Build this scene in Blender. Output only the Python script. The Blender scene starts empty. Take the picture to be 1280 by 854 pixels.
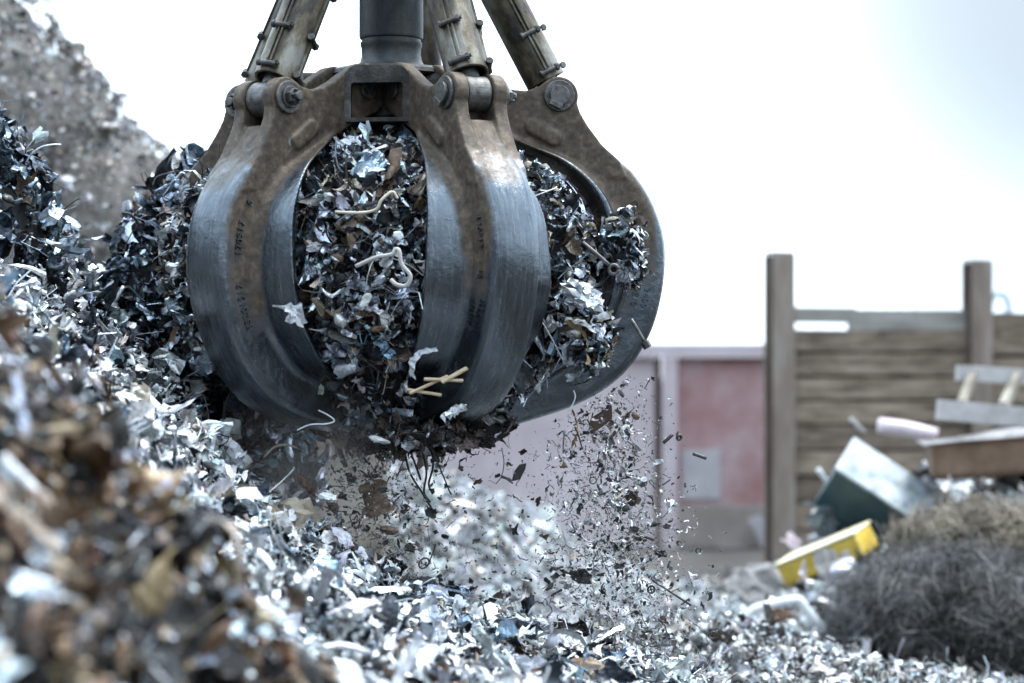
import bpy, bmesh, math, random
import numpy as np
from mathutils import Vector, Matrix, Euler
from mathutils.bvhtree import BVHTree

R = math.radians
PI = math.pi
rng = np.random.default_rng(7)
random.seed(7)
scene = bpy.context.scene
COL = scene.collection

# ------------------------------------------------------------------ camera
F = 2900.0          # focal length in photo pixels (1280 wide)
HZ = 470.0          # horizon row
EYE = 2.0           # eye height (m)
S = 1 / 290.0       # metres per photo pixel on the grapple axis (10 m away)

def at(u, v, Y):
    """A point at distance Y whose bearing is photo pixel (u, v)."""
    return Vector(((u - 640) / F * Y, Y, EYE + (HZ - v) / F * Y))

cam_d = bpy.data.cameras.new('camera')
cam = bpy.data.objects.new('camera', cam_d)
COL.objects.link(cam)
cam.location = (0, 0, EYE)
cam.rotation_euler = (R(90), 0, 0)
cam_d.sensor_width = 36
cam_d.lens = F / 1280 * 36
cam_d.shift_y = (HZ - 427) / 1280
cam_d.clip_end = 3000
cam_d.dof.use_dof = True
cam_d.dof.focus_distance = 9.55
cam_d.dof.aperture_fstop = 1.3
cam_d.dof.aperture_blades = 9
scene.camera = cam

# ------------------------------------------------------------------ world and sun
SUN_EL, SUN_AZ = 66, 62      # azimuth from +Y towards +X
w = bpy.data.worlds.new('World')
scene.world = w
w.use_nodes = True
nt = w.node_tree
nt.nodes.clear()
out = nt.nodes.new('ShaderNodeOutputWorld')
bg = nt.nodes.new('ShaderNodeBackground')
sky = nt.nodes.new('ShaderNodeTexSky')
sky.sky_type = 'NISHITA'
sky.sun_disc = False
sky.sun_elevation = R(SUN_EL)
sky.sun_rotation = R(SUN_AZ)
sky.dust_density = 4
sky.air_density = 1.2
hs = nt.nodes.new('ShaderNodeHueSaturation')
hs.inputs['Saturation'].default_value = 0.45
tc = nt.nodes.new('ShaderNodeTexCoord')
ns = nt.nodes.new('ShaderNodeTexNoise')
ns.inputs['Scale'].default_value = 1.6
ns.inputs['Detail'].default_value = 3
rp = nt.nodes.new('ShaderNodeValToRGB')       # overcast: bright and slightly thinner cloud
rp.color_ramp.elements[0].position = 0.3
rp.color_ramp.elements[1].position = 0.62
rp.color_ramp.elements[0].color = (0.44, 0.60, 0.76, 1)
rp.color_ramp.elements[1].color = (0.82, 0.95, 1.09, 1)
sc_ = nt.nodes.new('ShaderNodeVectorMath')
sc_.operation = 'SCALE'
sc_.inputs['Scale'].default_value = 13.0
mix = nt.nodes.new('ShaderNodeMix')
mix.data_type = 'RGBA'
mix.inputs['Factor'].default_value = 0.75
nt.links.new(sky.outputs[0], hs.inputs['Color'])
nt.links.new(tc.outputs['Generated'], ns.inputs['Vector'])
nt.links.new(ns.outputs['Fac'], rp.inputs[0])
nt.links.new(rp.outputs[0], sc_.inputs[0])
nt.links.new(hs.outputs[0], mix.inputs['A'])
nt.links.new(sc_.outputs[0], mix.inputs['B'])
sepw = nt.nodes.new('ShaderNodeSeparateXYZ')
nt.links.new(tc.outputs['Generated'], sepw.inputs[0])
def wmath(op, a, b_, c=None):
    n_ = nt.nodes.new('ShaderNodeMath'); n_.operation = op
    for i_, v_ in enumerate((a, b_, c)):
        if v_ is None: continue
        if hasattr(v_, 'is_output'): nt.links.new(v_, n_.inputs[i_])
        else: n_.inputs[i_].default_value = v_
    return n_.outputs[0]
zc = wmath('MAXIMUM', sepw.outputs['Z'], 0.0)
fac = wmath('MULTIPLY_ADD', zc, 0.85, 0.58)
fac = wmath('MULTIPLY_ADD', sepw.outputs['Y'], 0.42, fac)
fac = wmath('MULTIPLY_ADD', sepw.outputs['X'], 0.06, fac)
fac = wmath('MAXIMUM', fac, 0.15)
dp_ = nt.nodes.new('ShaderNodeVectorMath'); dp_.operation = 'DOT_PRODUCT'
nt.links.new(tc.outputs['Generated'], dp_.inputs[0])
dp_.inputs[1].default_value = Vector((0.25, 1.0, 0.19)).normalized()
mp_ = nt.nodes.new('ShaderNodeMapRange'); mp_.interpolation_type = 'SMOOTHSTEP'
mp_.inputs['From Min'].default_value = math.cos(R(11)); mp_.inputs['From Max'].default_value = math.cos(R(1))
mp_.inputs['To Min'].default_value = 1.0; mp_.inputs['To Max'].default_value = 0.27
nt.links.new(dp_.outputs['Value'], mp_.inputs['Value'])
fac = wmath('MULTIPLY', fac, mp_.outputs[0])
fin = nt.nodes.new('ShaderNodeVectorMath'); fin.operation = 'SCALE'
nt.links.new(mix.outputs['Result'], fin.inputs[0])
nt.links.new(fac, fin.inputs['Scale'])
nt.links.new(fin.outputs[0], bg.inputs['Color'])
bg.inputs['Strength'].default_value = 0.12
nt.links.new(bg.outputs[0], out.inputs[0])

sd = bpy.data.lights.new('sun', 'SUN')
sd.energy = 1.5
sd.angle = R(12)
sd.color = (1.0, 0.97, 0.92)
sun = bpy.data.objects.new('sun', sd)
COL.objects.link(sun)
dirv = Vector((math.sin(R(SUN_AZ)) * math.cos(R(SUN_EL)), math.cos(R(SUN_AZ)) * math.cos(R(SUN_EL)), math.sin(R(SUN_EL))))
sun.rotation_euler = dirv.to_track_quat('Z', 'Y').to_euler()
sun.location = (5, 5, 20)

scene.view_settings.view_transform = 'Standard'
scene.view_settings.look = 'None'
scene.view_settings.exposure = 1.2
scene.view_settings.gamma = 1
scene.cycles.use_denoising = True
scene.cycles.max_bounces = 6
scene.cycles.diffuse_bounces = 2
scene.cycles.glossy_bounces = 3
scene.cycles.volume_bounces = 1
scene.cycles.caustics_reflective = False
scene.cycles.sample_clamp_indirect = 4

# ------------------------------------------------------------------ materials
def new_mat(name):
    m = bpy.data.materials.new(name)
    m.use_nodes = True
    n = m.node_tree.nodes
    return m, n, m.node_tree.links, n['Principled BSDF']

def noise(n, l, scale, detail=4, rough=0.6, vec=None, stretch=None):
    t = n.new('ShaderNodeTexNoise')
    t.inputs['Scale'].default_value = scale
    t.inputs['Detail'].default_value = detail
    t.inputs['Roughness'].default_value = rough
    c = n.new('ShaderNodeTexCoord')
    src = c.outputs['Object']
    if stretch:
        mp = n.new('ShaderNodeMapping')
        mp.inputs['Scale'].default_value = stretch
        l.new(src, mp.inputs['Vector'])
        src = mp.outputs['Vector']
    l.new(src, t.inputs['Vector'])
    return t

def ramp(n, l, src, stops):
    r = n.new('ShaderNodeValToRGB')
    e = r.color_ramp.elements
    while len(e) < len(stops):
        e.new(0.5)
    for k, (p, c) in enumerate(stops):
        e[k].position = p
        e[k].color = (*c, 1) if len(c) == 3 else c
    l.new(src, r.inputs[0])
    return r

def mixc(n, l, fac, a, b, mode='MIX'):
    m = n.new('ShaderNodeMix')
    m.data_type = 'RGBA'
    m.blend_type = mode
    for key, val in (('Factor', fac), ('A', a), ('B', b)):
        if hasattr(val, 'is_output'):
            l.new(val, m.inputs[key])
        elif key == 'Factor':
            m.inputs[key].default_value = val
        else:
            m.inputs[key].default_value = (*val, 1)
    return m.outputs['Result']

def bump(n, l, src, bsdf, strength, dist=0.01):
    b = n.new('ShaderNodeBump')
    b.inputs['Strength'].default_value = strength
    b.inputs['Distance'].default_value = dist
    l.new(src, b.inputs['Height'])
    l.new(b.outputs[0], bsdf.inputs['Normal'])

def mottled(name, c1, c2, scale=6, rough=0.7, metal=0.0, bmp=0.3, c3=None, stretch=None, bdist=0.01, pos=(0.32, 0.52, 0.7)):
    """Two or three tone weathered surface with a fine bump."""
    m, n, l, b = new_mat(name)
    t = noise(n, l, scale, 6, 0.65, stretch=stretch)
    stops = [(0.35, c1), (0.65, c2)] if c3 is None else [(pos[0], c1), (pos[1], c2), (pos[2], c3)]
    r = ramp(n, l, t.outputs['Fac'], stops)
    l.new(r.outputs[0], b.inputs['Base Color'])
    b.inputs['Roughness'].default_value = rough
    b.inputs['Metallic'].default_value = metal
    t2 = noise(n, l, scale * 9, 4, 0.7)
    bump(n, l, t2.outputs['Fac'], b, bmp, bdist)
    return m

# scrap: every piece has its own colour and metalness (attributes), plus dirt of its own
m, n, l, b = new_mat('scrap_metal')
a1 = n.new('ShaderNodeAttribute'); a1.attribute_name = 'col'
a2 = n.new('ShaderNodeAttribute'); a2.attribute_name = 'met'
t = noise(n, l, 22, 5, 0.7)
dirt = ramp(n, l, t.outputs['Fac'], [(0.36, (0.40, 0.37, 0.35)), (0.56, (1, 1, 1))])
l.new(mixc(n, l, 0.75, a1.outputs['Color'], dirt.outputs[0], 'MULTIPLY'), b.inputs['Base Color'])
l.new(a2.outputs['Fac'], b.inputs['Metallic'])
t3 = noise(n, l, 40, 3, 0.6)
rr = ramp(n, l, t3.outputs['Fac'], [(0.35, (0.24,) * 3), (0.7, (0.5,) * 3)])
l.new(rr.outputs[0], b.inputs['Roughness'])
t4 = noise(n, l, 70, 3, 0.6)
bump(n, l, t4.outputs['Fac'], b, 0.5, 0.006)
M_SCRAP = m

M_HEAPBASE = mottled('heap_core', (0.006, 0.006, 0.007), (0.02, 0.019, 0.019), 9, 0.9, 0, 0.6)  # near black, so the shade in the gaps between pieces is in the colour
M_FARBASE = mottled('hazed_core', (0.07, 0.065, 0.06), (0.20, 0.19, 0.18), 6, 0.95, 0, 0.6)  # lighter core for the far heaps: distance haze put into the colour
M_GROUND = mottled('yard_dirt', (0.022, 0.02, 0.018), (0.065, 0.058, 0.05), 0.9, 0.95, 0, 0.5, bdist=0.03)

# tine steel: dusty brown casting above, rubbed bright where the scrap slides along it
m, n, l, b = new_mat('cast_steel')
tcn = n.new('ShaderNodeTexCoord')
sep = n.new('ShaderNodeSeparateXYZ')
l.new(tcn.outputs['Object'], sep.inputs[0])
big = noise(n, l, 3.5, 8, 0.72)
fine = noise(n, l, 26, 6, 0.7)
scr = noise(n, l, 9, 6, 0.72, stretch=(1.0, 9, 1.0))
hgt = n.new('ShaderNodeMapRange')
hgt.inputs['From Min'].default_value = -0.62
hgt.inputs['From Max'].default_value = -0.02
l.new(sep.outputs['Z'], hgt.inputs['Value'])
# only the rubbed faces (ridge and blades) are bright, which the attribute 'wear' of the casting marks
wa = n.new('ShaderNodeAttribute'); wa.attribute_name = 'wear'
ad = n.new('ShaderNodeMath'); ad.operation = 'MULTIPLY_ADD'
l.new(big.outputs['Fac'], ad.inputs[0]); ad.inputs[1].default_value = 1.5; ad.inputs[2].default_value = -0.75
ad2 = n.new('ShaderNodeMath'); ad2.operation = 'ADD'
l.new(ad.outputs[0], ad2.inputs[0]); l.new(wa.outputs['Fac'], ad2.inputs[1])
wear = ramp(n, l, ad2.outputs[0], [(0.28, (0, 0, 0)), (0.58, (1, 1, 1))])
rust = ramp(n, l, fine.outputs['Fac'], [(0.3, (0.034, 0.028, 0.023)), (0.5, (0.088, 0.066, 0.046)), (0.72, (0.175, 0.136, 0.10))])
steel = ramp(n, l, scr.outputs['Fac'], [(0.3, (0.085, 0.10, 0.115)), (0.52, (0.125, 0.145, 0.165)), (0.66, (0.165, 0.19, 0.215)), (0.78, (0.30, 0.33, 0.36))])
spk = noise(n, l, 60, 6, 0.8)
spot = ramp(n, l, spk.outputs['Fac'], [(0.60, (0, 0, 0)), (0.68, (1, 1, 1))])      # specks of caked dirt
gou = noise(n, l, 30, 2, 0.5, stretch=(0.25, 6, 0.25))
gouge = ramp(n, l, gou.outputs['Fac'], [(0.735, (0, 0, 0)), (0.80, (0.6, 0.6, 0.6))])    # a few long bright scores
base_ = mixc(n, l, wear.outputs[0], rust.outputs[0], steel.outputs[0])
base_ = mixc(n, l, spot.outputs[0], base_, (0.05, 0.042, 0.036))
base_ = mixc(n, l, gouge.outputs[0], base_, (0.36, 0.38, 0.40))
l.new(base_, b.inputs['Base Color'])
mr = n.new('ShaderNodeMapRange')
l.new(wear.outputs[0], mr.inputs['Value'])
mr.inputs['To Min'].default_value = 0.25; mr.inputs['To Max'].default_value = 0.97
l.new(mr.outputs[0], b.inputs['Metallic'])
rg = n.new('ShaderNodeMapRange')
l.new(wear.outputs[0], rg.inputs['Value'])
rg.inputs['To Min'].default_value = 0.62; rg.inputs['To Max'].default_value = 0.24
sc2 = n.new('ShaderNodeMath'); sc2.operation = 'MULTIPLY_ADD'
l.new(scr.outputs['Fac'], sc2.inputs[0]); sc2.inputs[1].default_value = 0.25; sc2.inputs[2].default_value = -0.12
ad3 = n.new('ShaderNodeMath'); ad3.operation = 'ADD'
l.new(rg.outputs[0], ad3.inputs[0]); l.new(sc2.outputs[0], ad3.inputs[1])
l.new(ad3.outputs[0], b.inputs['Roughness'])
dent = noise(n, l, 7, 3, 0.5)
hsum = n.new('ShaderNodeMath'); hsum.operation = 'MULTIPLY_ADD'
l.new(dent.outputs['Fac'], hsum.inputs[0]); hsum.inputs[1].default_value = 2.2; l.new(fine.outputs['Fac'], hsum.inputs[2])
bump(n, l, hsum.outputs[0], b, 0.4, 0.007)
M_TINE = m

M_HUB = mottled('hub_steel', (0.018, 0.016, 0.015), (0.05, 0.045, 0.04), 12, 0.5, 0.5, 0.4, (0.13, 0.13, 0.13))
M_COLUMN = mottled('column_steel', (0.016, 0.019, 0.021), (0.045, 0.052, 0.056), 7, 0.45, 0.5, 0.25, (0.09, 0.088, 0.082), stretch=(1, 1, 0.4))
M_GUARD = mottled('guard_paint', (0.028, 0.024, 0.021), (0.10, 0.082, 0.05), 10, 0.5, 0.35, 0.2, (0.22, 0.215, 0.19), stretch=(1, 1, 0.45), pos=(0.40, 0.50, 0.62))
M_DARKSTEEL = mottled('dark_steel', (0.03, 0.03, 0.03), (0.11, 0.105, 0.10), 20, 0.45, 0.7, 0.3)
M_PINSTEEL = mottled('pin_steel', (0.06, 0.058, 0.055), (0.19, 0.185, 0.18), 26, 0.42, 0.8, 0.3)
M_CONCRETE = mottled('stained_concrete', (0.10, 0.085, 0.065), (0.27, 0.24, 0.195), 2.2, 0.9, 0, 0.4, (0.34, 0.32, 0.29))
M_WOODSTICK = mottled('bare_wood', (0.30, 0.22, 0.14), (0.52, 0.42, 0.29), 20, 0.8, 0, 0.4, stretch=(1, 8, 8))
M_PAPER = mottled('creased_paper', (0.52, 0.43, 0.31), (0.72, 0.66, 0.55), 12, 0.85, 0, 0.5)
M_WHITE = mottled('white_plastic', (0.68, 0.71, 0.75), (0.82, 0.83, 0.84), 5, 0.45, 0, 0.1)
M_RUSTROPE = mottled('rusty_iron', (0.10, 0.045, 0.025), (0.24, 0.12, 0.065), 24, 0.8, 0.2, 0.6)
M_RUBBER = mottled('black_rubber', (0.008, 0.008, 0.008), (0.03, 0.028, 0.026), 18, 0.6, 0, 0.6)
M_BRASS = mottled('tarnished_brass', (0.32, 0.19, 0.07), (0.55, 0.38, 0.18), 20, 0.45, 0.6, 0.4)
M_FOIL = mottled('dull_foil', (0.50, 0.54, 0.58), (0.80, 0.83, 0.86), 14, 0.38, 0.8, 0.5)
M_BLUEFOIL = mottled('blue_foil', (0.25, 0.40, 0.52), (0.62, 0.72, 0.80), 10, 0.35, 0.7, 0.4)
M_BROWNPLATE = mottled('brown_plate', (0.03, 0.02, 0.015), (0.09, 0.055, 0.035), 18, 0.6, 0.2, 0.4)
M_RAG = mottled('brown_rag', (0.10, 0.06, 0.04), (0.26, 0.17, 0.12), 16, 0.9, 0, 0.6)
M_SPOOL = mottled('old_spool_wood', (0.14, 0.095, 0.065), (0.34, 0.25, 0.18), 16, 0.85, 0, 0.5, stretch=(1, 1, 3))
M_POST = mottled('post_rust', (0.15, 0.115, 0.09), (0.26, 0.215, 0.175), 3, 0.75, 0.2, 0.3, (0.36, 0.335, 0.31), stretch=(1, 1, 0.25))
def boards(name, *args, **kw):
    """Timber whose boards differ in tone (each board is an island of its mesh)."""
    m_ = mottled(name, *args, **kw)
    n_, l_ = m_.node_tree.nodes, m_.node_tree.links
    b_ = n_['Principled BSDF']
    ge = n_.new('ShaderNodeNewGeometry')
    src = b_.inputs['Base Color'].links[0].from_socket
    r_ = ramp(n_, l_, ge.outputs['Random Per Island'], [(0.0, (0.5, 0.47, 0.44)), (1.0, (1.25, 1.2, 1.12))])
    l_.new(mixc(n_, l_, 1.0, src, r_.outputs[0], 'MULTIPLY'), b_.inputs['Base Color'])
    return m_
M_TIMBER = boards('sleeper_timber', (0.09, 0.07, 0.055), (0.27, 0.22, 0.175), 5, 0.9, 0, 0.6, (0.42, 0.355, 0.30), stretch=(0.5, 1, 3.5))
M_TIMBERPALE = mottled('pale_timber', (0.25, 0.235, 0.21), (0.42, 0.40, 0.37), 3.2, 0.9, 0, 0.5, stretch=(0.5, 1, 3.5))
M_PINKSTEEL = mottled('pale_pink_steel', (0.50, 0.42, 0.44), (0.66, 0.58, 0.61), 1.3, 0.7, 0, 0.2)
M_REDSTEEL = mottled('faded_red_steel', (0.34, 0.16, 0.15), (0.45, 0.29, 0.29), 1.6, 0.75, 0, 0.2, (0.52, 0.43, 0.45))
M_LABEL = mottled('pale_label', (0.42, 0.40, 0.42), (0.56, 0.54, 0.56), 4, 0.7, 0, 0.1)
M_BEIGESTEEL = mottled('beige_steel', (0.26, 0.22, 0.19), (0.40, 0.35, 0.32), 2.0, 0.8, 0, 0.2)
M_TEAL = mottled('dark_teal_enamel', (0.012, 0.035, 0.045), (0.03, 0.075, 0.09), 3, 0.5, 0, 0.2)
M_PALEENAMEL = mottled('pale_enamel', (0.10, 0.125, 0.14), (0.34, 0.39, 0.42), 5, 0.35, 0.3, 0.2)
M_YELLOW = mottled('yellow_plastic', (0.50, 0.34, 0.05), (0.76, 0.56, 0.10), 7, 0.45, 0, 0.15)
M_PALEYELLOW = mottled('pale_yellow_plastic', (0.72, 0.64, 0.36), (0.80, 0.76, 0.55), 4, 0.5, 0, 0.15)  # paler tone of the tray's yellow, laid over its top only
M_BROWNBOX = mottled('brown_board', (0.16, 0.10, 0.065), (0.26, 0.175, 0.12), 5, 0.8, 0, 0.3)
M_PALESHEET = mottled('grey_white_sheet', (0.22, 0.20, 0.19), (0.50, 0.48, 0.48), 6, 0.7, 0, 0.3, (0.66, 0.64, 0.65))
M_PINKSHEET = mottled('pink_white_sheet', (0.62, 0.50, 0.53), (0.80, 0.72, 0.75), 5, 0.6, 0, 0.3)
M_GREYCLOTH = mottled('grey_sheeting', (0.34, 0.33, 0.32), (0.55, 0.53, 0.52), 3, 0.85, 0, 0.4)
M_PALEBLUE = mottled('pale_blue_pipe', (0.45, 0.55, 0.62), (0.58, 0.66, 0.72), 4, 0.5, 0, 0.1)
M_WIREDARK = mottled('dark_wire', (0.03, 0.03, 0.03), (0.22, 0.215, 0.21), 3, 0.55, 0.3, 0.0)
M_WIREBROWN = mottled('brown_wire', (0.12, 0.10, 0.075), (0.36, 0.31, 0.24), 3, 0.7, 0.2, 0.0)

# ------------------------------------------------------------------ object helpers
def tag(o, label=None, cat=None, group=None, kind=None):
    if label: o['label'] = label
    if cat: o['category'] = cat
    if group: o['group'] = group
    if kind: o['kind'] = kind
    return o

def link(name, mesh, mat=None, parent=None):
    o = bpy.data.objects.new(name, mesh)
    COL.objects.link(o)
    if mat is not None and not mesh.materials:
        mesh.materials.append(mat)
    if parent is not None:
        o.parent = parent
    return o

def empty(name, loc, rot=(0, 0, 0)):
    o = bpy.data.objects.new(name, None)
    COL.objects.link(o)
    o.location = loc
    o.rotation_euler = rot
    o.empty_display_size = 0.2
    return o

def mesh_pd(name, verts, faces, smooth=False):
    me = bpy.data.meshes.new(name)
    me.from_pydata([tuple(v) for v in verts], [], faces)
    me.update()
    if smooth:
        me.shade_smooth()
    return me

def bm_mesh(name, bm, smooth=False):
    bmesh.ops.recalc_face_normals(bm, faces=bm.faces)
    me = bpy.data.meshes.new(name)
    bm.to_mesh(me)
    bm.free()
    if smooth:
        me.shade_smooth()
    return me

def add_box(bm, c, size, rot=None, bevel=0.0, seg=2):
    M = Matrix.Translation(c) @ (rot.to_matrix().to_4x4() if rot is not None else Matrix()) @ Matrix.Diagonal((*size, 1))
    r = bmesh.ops.create_cube(bm, size=1, matrix=M)
    if bevel > 0:
        es = list({e for v in r['verts'] for e in v.link_edges})
        bmesh.ops.bevel(bm, geom=es, offset=bevel, segments=seg, profile=0.5, affect='EDGES')

def add_cyl(bm, p0, p1, r0, r1=None, n=24, bevel=0.0):
    p0 = Vector(p0); p1 = Vector(p1)
    d = p1 - p0
    q = d.to_track_quat('Z', 'Y').to_matrix().to_4x4()
    M = Matrix.Translation((p0 + p1) / 2) @ q
    r = bmesh.ops.create_cone(bm, cap_ends=True, segments=n, radius1=r0, radius2=r0 if r1 is None else r1, depth=d.length, matrix=M)
    if bevel > 0:
        vs = set(r['verts'])
        es = [e for e in {e for v in vs for e in v.link_edges} if any(len(f.verts) > 4 for f in e.link_faces)]
        bmesh.ops.bevel(bm, geom=es, offset=bevel, segments=2, profile=0.5, affect='EDGES')

def lathe(profile, n=48):
    """profile: list of (r, z). Returns verts, faces of a closed surface of revolution."""
    V, Fc, rings = [], [], []
    for r, z in profile:
        if r < 1e-6:
            V.append((0, 0, z)); rings.append([len(V) - 1])
        else:
            rings.append(list(range(len(V), len(V) + n)))
            for k in range(n):
                a = 2 * PI * k / n
                V.append((r * math.cos(a), r * math.sin(a), z))
    for a, b_ in zip(rings, rings[1:]):
        for k in range(n):
            k2 = (k + 1) % n
            if len(a) == 1 and len(b_) > 1: Fc.append((a[0], b_[k], b_[k2]))
            elif len(b_) == 1 and len(a) > 1: Fc.append((a[k], b_[0], a[k2]))
            elif len(a) > 1: Fc.append((a[k], b_[k], b_[k2], a[k2]))
    return V, Fc

def catmull(pts, sub=6):
    pts = [np.array(p, float) for p in pts]
    if len(pts) < 3:
        return pts
    P = [2 * pts[0] - pts[1]] + pts + [2 * pts[-1] - pts[-2]]
    o = []
    for i in range(1, len(P) - 2):
        for k in range(sub):
            t = k / sub
            o.append(0.5 * (2 * P[i] + (P[i + 1] - P[i - 1]) * t + (2 * P[i - 1] - 5 * P[i] + 4 * P[i + 1] - P[i + 2]) * t * t
                            + (3 * P[i] - P[i - 1] - 3 * P[i + 1] + P[i + 2]) * t ** 3))
    o.append(pts[-1])
    return o

def tube_vf(pts, rad, n=6, flat=1.0, taper=False):
    pts = [Vector(p) for p in pts]
    V, Fc = [], []
    up = Vector((0.13, 0.27, 0.95)).normalized()
    prev = None
    for i, p in enumerate(pts):
        d = (pts[min(i + 1, len(pts) - 1)] - pts[max(i - 1, 0)])
        d = d.normalized() if d.length > 1e-9 else Vector((0, 0, 1))
        if prev is None:
            x = d.cross(up if abs(d.dot(up)) < 0.95 else Vector((1, 0, 0))).normalized()
        else:
            x = (prev - d * prev.dot(d)).normalized()
        prev = x
        y = d.cross(x)
        rr_ = rad * (1 - 0.7 * i / (len(pts) - 1)) if taper else rad
        for k in range(n):
            a = 2 * PI * k / n
            V.append(p + x * (math.cos(a) * rr_) + y * (math.sin(a) * rr_ * flat))
    L = len(pts)
    for i in range(L - 1):
        for k in range(n):
            k2 = (k + 1) % n
            Fc.append((i * n + k, i * n + k2, (i + 1) * n + k2, (i + 1) * n + k))
    Fc.append(tuple(range(n - 1, -1, -1)))
    Fc.append(tuple((L - 1) * n + k for k in range(n)))
    return V, Fc

def tube_obj(name, pts, rad, mat, parent=None, n=8, flat=1.0, sub=6, origin=None):
    P = catmull(pts, sub)
    o0 = Vector(P[0]) if origin is None else Vector(origin)
    V, Fc = tube_vf([Vector(p) - o0 for p in P], rad, n, flat)
    o = link(name, mesh_pd(name, V, Fc, True), mat, parent)
    o.location = o0
    return o

# ------------------------------------------------------------------ scrap pieces (numpy)
def fnoise(P, seed, freq):
    """Cheap smooth noise: a sum of sines in random directions, about -1..1."""
    g = np.random.default_rng(seed)
    o = np.zeros(len(P))
    a = 1.0
    f = freq
    tot = 0
    for octv in range(4):
        for k in range(3):
            d = g.normal(size=3); d /= np.linalg.norm(d)
            o += a * np.sin(P @ d * f + g.uniform(0, 6.28))
        tot += 1.6 * a
        a *= 0.55
        f *= 1.9
    return o / tot

def grid_faces(nx, ny):
    i, j = np.meshgrid(np.arange(nx - 1), np.arange(ny - 1), indexing='ij')
    a = (i * ny + j).ravel()
    return np.stack([a, a + ny, a + ny + 1, a + 1], 1)

def rot_rand(g, N):
    q = g.normal(size=(N, 4)); q /= np.linalg.norm(q, axis=1)[:, None]
    w_, x, y, z = q.T
    return np.stack([1 - 2 * (y * y + z * z), 2 * (x * y - z * w_), 2 * (x * z + y * w_),
                     2 * (x * y + z * w_), 1 - 2 * (x * x + z * z), 2 * (y * z - x * w_),
                     2 * (x * z - y * w_), 2 * (y * z + x * w_), 1 - 2 * (x * x + y * y)], 1).reshape(N, 3, 3)

def shard(g, n=6, aspect=None, fold=None, curl=None, folds=None):
    """A torn, folded and curled scrap of sheet metal about 2 units across."""
    u = np.linspace(-1, 1, n)
    X, Y = np.meshgrid(u, u, indexing='ij')
    p = np.stack([X.ravel(), Y.ravel()], 1)
    ang = np.arctan2(p[:, 1], p[:, 0])
    rad = np.maximum(abs(p[:, 0]), abs(p[:, 1]))
    k = 1 + 0.16 * np.sin(ang * 2 + g.uniform(0, 6)) + 0.12 * np.sin(ang * 3 + g.uniform(0, 6)) + 0.05 * np.sin(ang * 7 + g.uniform(0, 6))
    p = p * (1 + (k - 1) * rad)[:, None]
    edge = (rad > 0.99)[:, None]
    p += g.normal(size=p.shape) * np.where(edge, 0.55, 0.2) / n
    asp = g.choice([g.uniform(0.16, 0.4), g.uniform(0.4, 0.9)]) if aspect is None else aspect
    p[:, 1] *= asp
    z = np.zeros(len(p))
    q = p.copy()
    f_ = 0.45 if fold is None else fold
    for _ in range(g.integers(3, 6) if folds is None else folds):
        d = g.normal(size=2); d /= np.linalg.norm(d)
        # each sharp fold lifts the sheet and draws it in along the fold direction
        c_ = g.uniform(-0.7, 0.7)
        a_ = g.uniform(-1, 1) * f_
        t_ = p @ d - c_
        z += a_ * abs(t_)
        q -= np.outer(t_ * min(0.45, a_ * a_ * 0.5), d)
    p = q
    z -= z.mean()
    z += g.normal(size=len(p)) * 0.25 / n
    c = g.uniform(-1.0, 1.0) if curl is None else curl
    d = g.normal(size=2); d /= np.linalg.norm(d)
    s = p @ d
    t_ = p @ np.array([-d[1], d[0]])
    if abs(c) > 0.05:
        rr_ = 1 / c - z
        a = s * c
        s2 = np.sin(a) * rr_
        z2 = 1 / c - np.cos(a) * rr_
    else:
        s2, z2 = s, z
    V = np.stack([s2, t_, z2], 1)
    V -= V.mean(0)
    if n > 4:
        tw = g.uniform(-1.3, 1.3) * V[:, 0]
        V = np.stack([V[:, 0], V[:, 1] * np.cos(tw) - V[:, 2] * np.sin(tw), V[:, 1] * np.sin(tw) + V[:, 2] * np.cos(tw)], 1)
        sd_ = int(g.integers(1, 9999))
        V = V + 0.17 * np.stack([fnoise(V, sd_ + j, 4.2) for j in range(3)], 1) + g.normal(size=V.shape) * 0.03
    return V, grid_faces(n, n)

def strip(g, n=11):
    """A narrow curled ribbon of metal."""
    t_ = np.linspace(-1, 1, n)
    wd = g.uniform(0.08, 0.2)
    cv, tw = g.uniform(-2.2, 2.2), g.uniform(-2.5, 2.5)
    ph = t_ * cv
    c = np.stack([t_ * 0.9, 0.35 * np.sin(ph * 1.3 + g.uniform(0, 6)), 0.4 * np.cos(ph)], 1)
    wv = np.stack([0 * t_, np.cos(tw * t_), np.sin(tw * t_)], 1) * wd
    V = np.stack([c - wv, c, c + wv], 1)
    V[:, 1] += np.stack([0 * t_, -np.sin(tw * t_), np.cos(tw * t_)], 1) * wd * 0.3
    V = V.reshape(-1, 3)
    V += g.normal(size=V.shape) * 0.02
    V -= V.mean(0)
    return V, grid_faces(n, 3)

def lump(g, n=9):
    """A crushed ball: a sphere grid with sharp dents."""
    th = np.linspace(0.02, PI - 0.02, n)
    ph = np.linspace(0, 2 * PI, n + 3)
    T, Pp = np.meshgrid(th, ph, indexing='ij')
    D = np.stack([np.sin(T) * np.cos(Pp), np.sin(T) * np.sin(Pp), np.cos(T)], -1).reshape(-1, 3)
    r = np.ones(len(D)) * 0.8
    for _ in range(16):
        d = g.normal(size=3); d /= np.linalg.norm(d)
        r += g.uniform(-0.26, 0.20) * abs(D @ d - g.uniform(-0.6, 0.6))
    r = np.maximum(r, 0.2) * (1 + 0.12 * fnoise(D, int(g.integers(1, 9999)), 9))
    V = D * r[:, None] * np.array([1, g.uniform(0.6, 1), g.uniform(0.4, 0.9)])
    return V, grid_faces(n, n + 3)

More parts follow.
